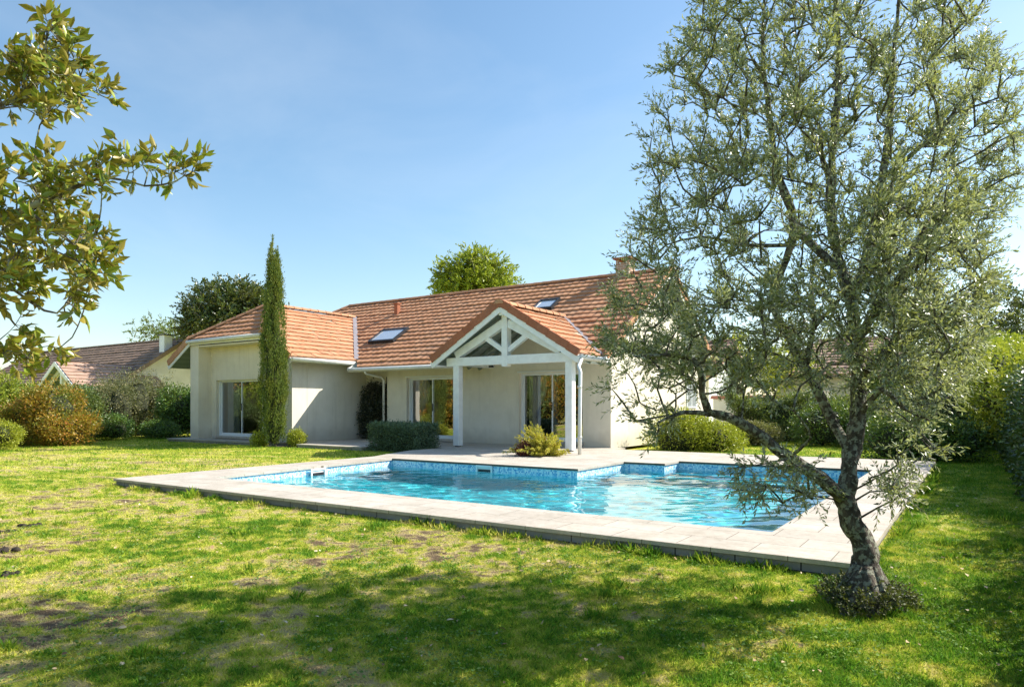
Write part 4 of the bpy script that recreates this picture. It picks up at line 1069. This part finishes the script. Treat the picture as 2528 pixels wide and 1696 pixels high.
# the same planting carries on beyond the frame (it shows in the door glass)
BLAB = ['tall orange shrub just outside the frame, reflected in the left wing door', 'orange leaved shrub reflected in the door behind the clipped hedge', 'dark green shrub reflected in the middle doors',
        'mid-green shrub reflected left in the porch door', 'orange leaved shrub reflected in the porch door', 'dark green shrub before the back corner tree', 'mid-green shrub in the back corner of the garden',
        'dark green shrub at the back of the garden, nearest the corner', 'mid-green shrub in the middle of the back boundary', 'dark green shrub at the right end of the back boundary']
for k, (x, y, mt, h) in enumerate(((-31, 8.3, 'orange', 1.7), (-26.5, 5.0, 'orange', 1.3), (-26, 2.5, 'laurel', 1.4), (-25.5, -1.0, 'midtree', 1.5), (-25, -4.5, 'orange', 1.3), (-24, -8, 'laurel', 1.5), (-21, -10.5, 'midtree', 1.4), (-17.5, -12, 'laurel', 1.5), (-13.5, -12.5, 'midtree', 1.4), (-9.5, -12.5, 'laurel', 1.4))):
    shrub('boundary_shrub', BLAB[k], 'shrub',
          [(x, y, h * 1.2, 2.1, 2.1, h * 1.4), (x + .8, y - 1.6, h * 1.1, 1.6, 1.5, h * 1.4)], M[mt], 5000, .17, .09, 'boundary shrubs outside the picture', 40 + k)

# ================================================================= TREES
def trunk_tree(name, label, base, h, crown, mat, nclump, leaf, group=None, seed=0, tw=5, lp=9, tl=.5, r0=.16, bias=(0, 0, .2), tmpl=LEAF4, rosette=False, wr=.5):
    """crown: [(cx,cy,cz,rx,ry,rz)]"""
    rng = np.random.default_rng(seed + 900); t = thing(name, label, 'tree', group)
    b = Vector(base); top = Vector((crown[0][0], crown[0][1], crown[0][2])); lm = []
    lm.append(([b, b.lerp(top, .5) + Vector((rng.normal() * .1, rng.normal() * .1, 0)), top + Vector((0, 0, crown[0][5] * .5))], [r0, r0 * .75, r0 * .2]))
    for c in crown:
        for k in range(3):
            d = unit(rng.normal(size=3) + np.array([0, 0, .7])); e = Vector(c[:3]) + Vector(d * np.array(c[3:]) * .7)
            s = b.lerp(top, rng.uniform(.35, .75)); lm.append(([s, s.lerp(e, .5) + Vector((0, 0, .2)), e], [r0 * .5, r0 * .3, r0 * .1]))
    tg = []
    v = np.array([c[3] * c[4] * c[5] for c in crown]); v = v / v.sum()
    for i in range(nclump):
        c = crown[rng.choice(len(crown), p=v)]; d = unit(rng.normal(size=3)); q = rng.random() ** .45 * (1 + .12 * rng.normal())
        tg.append(np.array(c[:3]) + d * np.array(c[3:]) * q)
    T = MB(); Bm = T
    arr = grow(rng, lm, tg, top, T, Bm, tw, tl, lp, leaf, leaf * wr, tmpl, bias, br=.03, tw_r=0, sides=4, rosette=rosette)
    T.v += []; o = T.build('trunk', M['bark'], t, True)
    leafobj('crown', arr, mat, t); return t
# crowns placed where they stand behind the houses
def crown_at(x, y, d, r): p = at(x, y, d); return (p[0], p[1], p[2], *r)
c0 = crown_at(535, 720, 42, (2.6, 2.8, 1.9)); c1 = crown_at(485, 752, 42, (1.5, 2.0, .9)); c2 = crown_at(575, 705, 42, (1.6, 1.8, 1.2))
trunk_tree('magnolia_tree', 'dark rounded evergreen tree behind the left wing roof', (c0[0], c0[1], 0), 6, [c0, c1, c2], M['darktree'], 1200, .20, seed=1, tw=5, lp=8, tl=.6)
c0 = crown_at(1083, 640, 48, (2.6, 2.6, 2.0)); c1 = crown_at(1050, 662, 48, (1.8, 1.8, 1.4)); c2 = crown_at(1120, 655, 48, (1.9, 1.9, 1.3)); c3 = crown_at(1090, 612, 48, (1.3, 1.3, 1.0))
trunk_tree('maple_tree', 'bright yellow-green rounded tree behind the main roof ridge', (c0[0], c0[1], 0), 8, [c0, c1, c2, c3], M['brightgreen'], 700, .22, seed=2, tw=5, lp=8, tl=.6)
c0 = crown_at(385, 765, 62, (4.0, 3.0, 1.4))
trunk_tree('distant_tree', 'sparse light green tree behind the neighbouring brown roof', (c0[0], c0[1], 0), 8, [c0], M['midtree'], 120, .26, seed=3, tw=4, lp=6, tl=.8)
c0 = crown_at(2325, 720, 55, (4.2, 4.0, 2.8)); c1 = crown_at(2300, 790, 55, (3.5, 3.5, 2.6))
trunk_tree('pine_tree', 'dark bluish tree at the far right skyline', (c0[0], c0[1], 0), 8, [c0, c1], M['darktree'], 330, .26, seed=4, tw=5, lp=8, tl=.8)
c0 = crown_at(1690, 815, 36, (2.2, 2.0, 1.3)); c1 = crown_at(1760, 840, 36, (2.0, 2.0, 1.2))
trunk_tree('garden_tree', 'yellow-green tree behind the olive above the pink roof', (c0[0], c0[1], 0), 5, [c0, c1], M['yellowgreen'], 220, .2, seed=5, tw=4, lp=8)
c0 = crown_at(2120, 830, 34, (2.6, 2.4, 2.2)); c1 = crown_at(2200, 850, 34, (2.6, 2.4, 1.6)); c2 = crown_at(2040, 870, 34, (1.8, 2, 1.2))
trunk_tree('garden_tree', 'broad mid-green tree behind the right half of the olive', (c0[0], c0[1], 0), 5, [c0, c1, c2], M['midtree'], 360, .2, seed=6, tw=4, lp=9)
c0 = crown_at(2260, 860, 26, (1.7, 1.8, 1.5)); c1 = crown_at(2325, 850, 26, (1.4, 1.8, 1.2))
trunk_tree('acacia_tree', 'bright yellow-green tree above the right hedge', (c0[0], c0[1], 0), 4, [c0, c1], M['brightgreen'], 260, .14, seed=7, tw=5, lp=9)

# --- Italian cypress
def cypress():
    rng = np.random.default_rng(77); t = thing('cypress_tree', 'tall narrow columnar cypress in front of the left wing', 'tree')
    bx, by, H = -18.15, 13.7, 6.25
    S = []; D = []
    def prof(z):
        k = z / H
        return .36 * min(1.0, .62 + k * 1.6) * max(0.0, (1.03 - k) / .60 if k > .43 else 1.0) ** .75
    for i in range(280):
        z0 = .05 + (H - .9) * rng.random() ** .95; a = rng.uniform(0, 2 * math.pi); l = rng.uniform(.45, 1.05)
        r = max(.03, prof(z0 + l * .3) * (1.12 - .55 * rng.random() ** 1.7)); m = int(190 * l)
        u = rng.random(m); zz = z0 + u * l; wd = .085 * np.sin(np.pi * np.clip(u * .9 + .1, 0, 1)) + .012
        rr = np.minimum(r, np.array([max(.02, prof(q)) for q in zz]) + .05)
        q = rng.normal(size=(m, 2)) * wd[:, None] * .55
        S.append(np.stack([bx + rr * math.cos(a) + q[:, 0], by + rr * math.sin(a) + q[:, 1], zz], 1))
        D.append(np.array([math.cos(a) * .12, math.sin(a) * .12, 1.0])[None] + np.column_stack([q * 4, np.zeros(m)]) + rng.normal(size=(m, 3)) * .22)
    S = np.concatenate(S); D = np.concatenate(D)
    # two leading tips
    for (dx, dy, zt, q) in ((-.03, -.02, H + .35, 220), (.09, .07, H - .05, 200)):
        zz = rng.uniform(H - 1.5, zt, q); rr = .09 * (zt - zz) / 1.5 + .01; aa = rng.uniform(0, 6.28, q)
        P = np.stack([bx + dx + rr * np.cos(aa), by + dy + rr * np.sin(aa), zz], 1); S = np.vstack([S, P, P + rng.normal(size=P.shape) * .02]); D = np.vstack([D, np.tile([0, 0, 1.0], (2 * q, 1)) + rng.normal(size=(2 * q, 3)) * .18])
    sz = rng.uniform(.6, 1.2, len(S))
    leafobj('crown', scatter(S, D, .075 * sz, .02 * sz, LEAF4, rng), M['cypress'], t)
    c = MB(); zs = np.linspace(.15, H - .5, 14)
    c.tube([(bx, by, q) for q in zs], [.24 * min(1, (q / H + .12) / .22) * max(.02, (1.02 - q / H) / .62 if q / H > .4 else 1) ** .7 for q in zs], 10); c.build('light_block_core', M['core'], t)  # solid dark spindle added within the plumes to block light
    c = MB(); c.tube([(bx, by, -.05), (bx, by, .8)], [.09, .07], 10); c.build('trunk', M['bark'], t)
cypress()

# --- the olive tree in the foreground
def olive():
    rng = np.random.default_rng(42); t = thing('olive_tree', 'large multi-stemmed olive tree in the right foreground, leaning trunk by the terrace corner', 'tree')
    A = at; L = []
    def lm(pts, r): L.append(([A(*p) for p in pts], r))
    lm([(1972, 1400, 4.38), (1974, 1330, 4.38), (1974, 1270, 4.40), (1950, 1195, 4.42), (1922, 1130, 4.45)], [.125, .104, .080, .070, .072])
    lm([(1925, 1145, 4.45), (1940, 1060, 4.5), (1955, 960, 4.55), (1958, 860, 4.6), (1948, 740, 4.65), (1935, 660, 4.7)], [.064, .053, .050, .046, .038, .032])
    lm([(1918, 1135, 4.44), (1870, 1090, 4.4), (1800, 1045, 4.35), (1745, 1000, 4.3), (1690, 965, 4.25), (1640, 948, 4.2), (1612, 940, 4.2)], [.050, .045, .040, .036, .032, .026, .020])
    lm([(1618, 944, 4.2), (1604, 900, 4.15), (1598, 850, 4.1), (1580, 820, 4.1), (1520, 810, 4.0), (1450, 815, 3.95)], [.026, .021, .019, .016, .011, .006])
    lm([(1620, 945, 4.2), (1560, 940, 4.1), (1500, 965, 4.05)], [.018, .012, .006])
    lm([(1942, 1030, 4.5), (1900, 960, 4.7), (1862, 880, 4.8), (1825, 820, 4.95), (1785, 740, 5.1), (1755, 690, 5.15)], [.036, .033, .034, .030, .026, .02])
    lm([(1838, 840, 4.9), (1850, 780, 4.9), (1858, 730, 4.9), (1850, 640, 4.95)], [.026, .02, .016, .008])
    lm([(1858, 750, 4.9), (1900, 700, 4.8), (1940, 660, 4.7)], [.014, .01, .006])
    lm([(1940, 670, 4.7), (1905, 560, 4.85), (1895, 440, 5.0), (1905, 300, 5.1), (1915, 150, 5.2), (1905, -60, 5.3)], [.042, .036, .032, .027, .022, .01])
    lm([(1755, 692, 5.15), (1812, 520, 5.2), (1775, 400, 5.25), (1755, 250, 5.3), (1740, 100, 5.3), (1750, -80, 5.35)], [.022, .03, .026, .02, .014, .006])
    lm([(1940, 640, 4.7), (1900, 600, 4.8), (1840, 545, 5.0), (1812, 515, 5.2)], [.03, .028, .03, .03])
    lm([(1945, 690, 4.7), (1985, 560, 4.8), (2010, 430, 4.9), (2030, 300, 5.0), (2035, 180, 5.1), (2050, 20, 5.2), (2060, -120, 5.2)], [.04, .036, .030, .028, .02, .014, .006])
    lm([(1897, 430, 5.0), (1870, 340, 5.0), (1840, 260, 5.0), (1800, 120, 5.0)], [.02, .015, .01, .006])
    lm([(1950, 780, 4.65), (2010, 700, 4.4), (2060, 620, 4.2), (2110, 520, 4.1)], [.034, .026, .02, .01])
    lm([(1958, 870, 4.6), (2040, 790, 4.4), (2130, 760, 4.3), (2220, 720, 4.2)], [.028, .02, .013, .007])
    lm([(1955, 960, 4.55), (2010, 890, 4.4), (2060, 930, 4.25), (2120, 960, 4.2)], [.022, .017, .011, .006])
    lm([(1812, 560, 5.2), (1700, 560, 5.1), (1600, 540, 5.0), (1520, 560, 4.95)], [.016, .012, .008, .005])
    lm([(2020, 400, 4.9), (2110, 330, 4.9), (2200, 230, 4.9), (2260, 170, 4.9)], [.016, .012, .008, .004])
    lm([(1800, 1045, 4.35), (1850, 1000, 4.1), (1830, 960, 4.0)], [.012, .008, .005])
    # leaf clumps: outline of the crown read off the photograph, thickness in depth from an ellipsoid
    upper = [(1590, -200), (1585, 60), (1520, 160), (1500, 260), (1480, 330), (1490, 420), (1450, 520), (1430, 590), (1400, 650), (1370, 700), (1345, 770), (1500, 860), (1700, 880), (1900, 800), (2150, 760), (2280, 700),
             (2270, 620), (2290, 500), (2337, 400), (2360, 300), (2300, 250), (2330, 150), (2240, 100), (2250, 0), (2200, -200)]
    lower = [(1400, 700), (1370, 820), (1375, 940), (1405, 990), (1440, 1010), (1520, 1000), (1580, 930), (1640, 880), (1780, 920), (1930, 900), (2060, 980), (2160, 960), (2200, 900), (2230, 840), (2260, 740), (2200, 620), (1800, 640), (1500, 680)]
    low2 = [(1680, 1050), (1700, 1170), (1740, 1210), (1830, 1190), (1880, 1100), (1830, 1040), (1760, 1030)]
    low3 = [(1990, 1020), (1990, 1110), (2040, 1150), (2110, 1070), (2150, 1030), (2080, 1000)]
    right = [(1980, 480), (1970, 700), (2010, 900), (2150, 930), (2250, 740), (2240, 560), (2150, 400), (2040, 420)]
    holes = [(1590, 620, 34), (1560, 700, 20), (1690, 620, 24), (1800, 620, 26), (1640, 300, 26), (1690, 470, 30), (1860, 400, 26), (1960, 330, 24), (1810, 200, 22), (2090, 420, 22), (1550, 420, 22), (1620, 860, 34), (1670, 950, 50), (1440, 900, 22), (1540, 900, 20), (1990, 200, 18), (2150, 180, 22), (2200, 330, 22), (1720, 740, 26), (1585, 960, 28), (1720, 900, 24), (2240, 1010, 20)]
    def inhole(x, y): return any((x - a) ** 2 + (y - b) ** 2 < r * r for a, b, r in holes)
    tg = []
    def fill(poly, n, d0, dr, keep=1.0):
        xs = [p[0] for p in poly]; ys = [p[1] for p in poly]; c = 0
        while c < n:
            x, y = rng.uniform(min(xs), max(xs)), rng.uniform(min(ys), max(ys))
            if not inpoly(poly, x, y) or inhole(x, y): continue
            u = (x - (min(xs) + max(xs)) / 2) / ((max(xs) - min(xs)) / 2); th = math.sqrt(max(.12, 1 - u * u * .85))
            tg.append(A(x, y, d0 + dr * th * rng.uniform(-1, 1))); c += 1
    fill(upper, 930, 5.0, 1.15); fill(lower, 140, 4.55, .9); fill(low2, 18, 4.2, .55); fill(low3, 13, 4.2, .45); fill(right, 130, 4.3, .7)
    # inner boughs of the part above the frame
    T = MB(); B = MB()
    arr = grow(rng, L, tg, A(1900, 700, 4.75), T, B, 9, .145, 11, .037, .0115, LEAF4, (0, 0, .42), .65, .010, .85, False, .06, 5, .0016, .03, .30)
    T.build('trunk', M['olivebark'], t, True); B.build('branches', M['olivebark'], t)
    leafobj('crown', arr, M['olive'], t)
    print('olive leaves', len(arr[2]) // 2)
    # root flare with burls
    base = A(1975, 1395, 4.36); fm = MB()
    for k in range(8):
        a = k * .8 + .3; d = Vector((math.cos(a), math.sin(a), 0)); b = Vector((base[0], base[1], 0))
        fm.tube([b + Vector((0, 0, .26)) + d * .05, b + Vector((0, 0, .14)) + d * .085, b + Vector((0, 0, .05)) + d * .14, b + d * (.22 + .05 * math.sin(k * 3)) + Vector((0, 0, -.03))], [.03, .055, .055, .025], 8)
    fm2 = MB()
    fm.build('root_flare', M['olivebark'], t, True)
    # suckers: a skirt of leafy shoots round the foot
    P = []; D = []
    for k in range(620):
        a = rng.uniform(0, 6.28); r = .27 * math.sqrt(rng.uniform(.12, 1)) * (1 + .15 * math.sin(a * 3)); z = rng.uniform(0, 1) * .17 * math.sqrt(max(0, 1.05 - (r / .29) ** 2))
        q = np.array([base[0] + r * math.cos(a), base[1] + r * math.sin(a), z]); d = unit(np.array([math.cos(a) * .8, math.sin(a) * .8, .9 + rng.normal() * .4])); l = rng.uniform(.03, .075)
        n = 9; u = np.linspace(0, 1, n)[:, None]; P.append(q + d * u * l); D.append(unit(rng.normal(size=(n, 3))) * .9 + d * .6)
    P = np.concatenate(P); D = np.concatenate(D); sz = rng.uniform(.6, 1.2, len(P))
    leafobj('basal_shoots', scatter(P, D, .021 * sz, .012 * sz, LEAF4, rng), M['shoots'], t)
olive()

# --- magnolia reaching in from the left
def magnolia():
    rng = np.random.default_rng(15); t = thing('magnolia_tree', 'large-leaved magnolia branches with bronze leaf backs reaching in from the left edge', 'tree')
    A = at; L = []; d = 6.3
    b = A(-420, 1000, d); g = Vector((b[0], b[1], 0))
    top = A(-380, -150, d)
    L.append(([g, Vector(b), Vector(A(-400, 500, d)), Vector(top)], [.16, .14, .10, .04]))
    def lm(pts, r): L.append(([A(*p) for p in pts], r))
    lm([(-410, 700, d), (-200, 560, d), (0, 500, 6.2), (120, 450, 6.1), (240, 405, 6.0), (330, 425, 6.0), (400, 415, 6.0), (425, 395, 6.0)], [.07, .05, .032, .02, .013, .008, .006, .004])
    lm([(-400, 420, d), (-200, 290, d), (0, 240, 6.2), (90, 180, 6.2), (108, 60, 6.2)], [.06, .04, .02, .012, .005])
    lm([(0, 240, 6.2), (120, 210, 6.1), (220, 225, 6.1)], [.015, .01, .004])
    lm([(-410, 850, d), (-200, 740, d), (0, 660, 6.3), (70, 690, 6.2), (130, 715, 6.2), (180, 640, 6.1)], [.05, .035, .016, .012, .008, .004])
    lm([(60, 480, 6.15), (170, 560, 6.1), (215, 600, 6.1), (200, 680, 6.1), (165, 770, 6.1), (120, 800, 6.1)], [.018, .012, .009, .007, .005, .004])
    lm([(-300, 830, d), (-60, 800, 6.3), (0, 775, 6.2), (35, 742, 6.2)], [.02, .01, .005, .003])
    tg = []
    def fill(poly, n, dr=.5):
        xs = [p[0] for p in poly]; ys = [p[1] for p in poly]; c = 0
        while c < n:
            x, y = rng.uniform(min(xs), max(xs)), rng.uniform(min(ys), max(ys))
            if inpoly(poly, x, y): tg.append(A(x, y, 6.2 + rng.uniform(-dr, dr))); c += 1
    fill([(-40, 130), (20, 130), (85, 95), (110, 50), (125, 95), (190, 115), (230, 215), (200, 255), (90, 265), (-40, 265)], 50, .45)
    fill([(-40, 370), (60, 360), (180, 350), (235, 375), (250, 430), (190, 440), (230, 500), (240, 560), (205, 640), (200, 720), (150, 745), (150, 690), (170, 620), (120, 610), (60, 680), (-40, 690), (-40, 500)], 98, .5)
    fill([(50, 785), (110, 775), (150, 770), (150, 800), (90, 830), (20, 830), (0, 800)], 10, .2)
    for p in ((106, 48, 6.2), (112, 70, 6.2), (98, 88, 6.2), (280, 372, 6), (300, 360, 6), (325, 375, 6), (340, 385, 6), (305, 395, 6), (400, 390, 6), (440, 385, 6), (425, 400, 6), (385, 402, 6), (35, 742, 6.2), (205, 420, 6)): tg.append(A(*p))
    n0 = len(tg)
    for k in range(150):   # the rest of the crown, left of the frame
        dd = unit(rng.normal(size=3)); c = A(-430, 250, 6.6); tg.append(c + dd * np.array([1.5, 1.5, 2.4]) * rng.random() ** .4)
    T = MB(); B = MB()
    arr = grow(rng, L, tg, A(-300, 400, 6.3), T, B, 3, .18, 7, .135, .050, LEAF6, (0, 0, .45), .6, .010, .85, True, .0, 5, .004, .02)
    T.build('trunk', M['bark'], t, True); B.build('branches', M['bark'], t); leafobj('crown', arr, M['magnolia'], t)
magnolia()

# ================================================================= GRASS
def inside_any(X, Y):
    m = (X > -11.43) & (X < -.67) & (Y > 5.54) & (Y < 16.95)
    m |= (X > -12.35) & (X <= -11.4) & (Y > 11.2 + (-11.4 - X) * 1.6) & (Y < 18)
    m |= (X > -18.6) & (X < -8) & (Y > 13.78) & (Y < 18)
    m |= (X > -24.4) & (X < -16) & (Y > 13.7)
    m |= (X > -24.4) & (X < -8) & (Y > 14.6) & (Y < 26)
    return m
def lawn_grass():
    rng = np.random.default_rng(9); Ps = []; Ls = []
    def band(d0, d1, dens, Lb, margin=1.08):
        area = (d1 * d1 - d0 * d0) * .7419 * margin * 1.15; n = int(area * dens)
        d = np.sqrt(rng.random(n) * (d1 * d1 - d0 * d0) + d0 * d0); l = (rng.random(n) * 2 - 1) * .7419 * margin * 1.15 * d
        P = CF[None, :2] * d[:, None] + CR[None, :2] * l[:, None]
        k = ~inside_any(P[:, 0], P[:, 1]) & (P[:, 0] < .75); P = P[k]
        Ps.append(P); Ls.append(Lb * rng.uniform(.5, 1.25, len(P)))
    band(2.0, 4.5, 17000, .025); band(4.5, 7.5, 9500, .027); band(7.5, 13, 3000, .034); band(13, 28, 620, .055)
    # grass creeping over the foot of the terrace edge
    m = 9000; e = np.column_stack([rng.uniform(-11.4, -.7, m), 5.57 - rng.random(m) ** 1.5 * .12]); Ps.append(e); Ls.append(rng.uniform(.02, .055, m) * np.clip(vnoise(e[:, 0], e[:, 1], .25, 8) * 2, .5, 2))
    m = 6000; e = np.column_stack([-.69 + rng.random(m) ** 1.5 * .12, rng.uniform(5.6, 16.5, m)]); Ps.append(e); Ls.append(rng.uniform(.02, .06, m) * np.clip(vnoise(e[:, 0], e[:, 1], .25, 8) * 2, .5, 2))
    P = np.concatenate(Ps); Lb = np.concatenate(Ls)
    T = tint(P[:, 0], P[:, 1]); tf = tuftfield(P[:, 0], P[:, 1])
    keep = rng.random(len(P)) < np.clip(.25 + T * 1.5, .2, 1); P = P[keep]; Lb = Lb[keep]; T = T[keep]; tf = tf[keep]
    Lb = Lb * np.clip(.6 + .7 * T, .6, 1.3) * (1 + 1.1 * tf)
    n = len(P); S = np.column_stack([P, relief(P[:, 0], P[:, 1]) - .002]); tilt = (.95 - .55 * tf)[:, None]
    D = np.column_stack([rng.normal(size=(n, 2)) * tilt, np.ones(n)])
    nr = rng.normal(size=(n, 3)); nr[:, 2] *= .2
    W = Lb * rng.uniform(.09, .2, n)
    arr = scatter(S, D, Lb, W, BLADE, rng, nr); me = npmesh('grass', *arr)
    at_ = me.attributes.new('tint', 'FLOAT', 'POINT'); at_.data.foreach_set('value', np.repeat(T, len(BLADE[0])).astype(np.float32))
    o = link('grass', me, M['grass']); tag(o, 'short mossy yellow-green lawn grass', 'grass', kind='stuff')
    print('blades', n)
    # clover and moss rosettes lying low between the blades
    m = 40000; d = np.sqrt(rng.random(m) * (7.5 ** 2 - 4) + 4); l = (rng.random(m) * 2 - 1) * .86 * d
    Q = CF[None, :2] * d[:, None] + CR[None, :2] * l[:, None]; g = np.sin(Q[:, 0] * 2.3 + 1.1) * np.sin(Q[:, 1] * 2.9) + .5 * np.sin(Q[:, 0] * 7 + Q[:, 1] * 6)
    k = ~inside_any(Q[:, 0], Q[:, 1]) & (g > .05) & (Q[:, 0] < .75); Q = Q[k]; q = len(Q)
    S = np.column_stack([Q, relief(Q[:, 0], Q[:, 1]) + rng.uniform(.008, .022, q)]); D = np.column_stack([rng.normal(size=(q, 2)), rng.uniform(0, .5, q)])
    nn = np.tile([0, 0, 1.0], (q, 1)) + rng.normal(size=(q, 3)) * .3; s = rng.uniform(.010, .022, q)
    o = leafobj('ground_cover', scatter(S, D, s, s * .9, LEAF6, rng, nn), M['clover']); tag(o, 'low clover and small weeds in the foreground lawn', 'ground cover', kind='stuff')
    # dead leaves
    m = 900; d = np.sqrt(rng.random(m) * (11 ** 2 - 5) + 5); l = (rng.random(m) * 2 - 1) * .8 * d
    Q = CF[None, :2] * d[:, None] + CR[None, :2] * l[:, None]; k = ~inside_any(Q[:, 0], Q[:, 1]); Q = Q[k]; q = len(Q)
    S = np.column_stack([Q, rng.uniform(.015, .03, q)]); D = np.column_stack([rng.normal(size=(q, 2)), rng.uniform(-.1, .4, q)])
    nn = np.tile([0, 0, 1.0], (q, 1)) + rng.normal(size=(q, 3)) * .5; s = rng.uniform(.02, .05, q)
    o = leafobj('fallen_leaves', scatter(S, D, s, s * .55, LEAF6, rng, nn), M['deadleaf']); tag(o, 'dry leaves scattered over the lawn', 'leaves', kind='stuff')
lawn_grass()
# dark clods of earth at the left
for k, (x, y, r, lab) in enumerate(((62, 1205, .07, 'dark earth clod on the lawn, rightmost of the four at the left edge'), (16, 1219, .07, 'dark earth clod below and left of the rightmost one'), (2, 1262, .075, 'dark earth clod touching the left frame edge'), (12, 1316, .05, 'smallest dark earth clod, nearest the camera at the left edge'))):
    rng = np.random.default_rng(60 + k); d = CAM_Z * FPX / (y / .9245 - 1003) ; p = at(x, y, d); mb = MB()
    for j in range(6):
        core(mb, (p[0] + rng.normal() * r * .6, p[1] + rng.normal() * r * .6, .012), (r * .55, r * .5, r * .42), rng, 8)
    o = mb.build('earth_clod', M['soil'], None, True); tag(o, lab, 'clod', 'earth clods on the lawn')
# tall trees of the boundary outside the picture; they show in the door glass
for k, (x, y, lab) in enumerate(((-29, 3.5, 'tall tree behind the boundary shrubs, nearest the left wing'), (-28, -3, 'tall tree behind the boundary shrubs, second from the left wing'), (-24, -13, 'tall tree at the back corner of the garden'), (-17, -15.5, 'tall tree behind the garden, opposite the porch'))):
    trunk_tree('boundary_tree', lab, (x, y, 0), 7, [(x, y, 4.2, 2.6, 2.6, 2.4), (x + 1.6, y - 1.2, 3.4, 2.0, 2.0, 1.8)], M['midtree'] if k % 2 else M['darktree'], 220, .2, seed=50 + k, tw=5, lp=9, tl=.6, group='trees outside the picture')
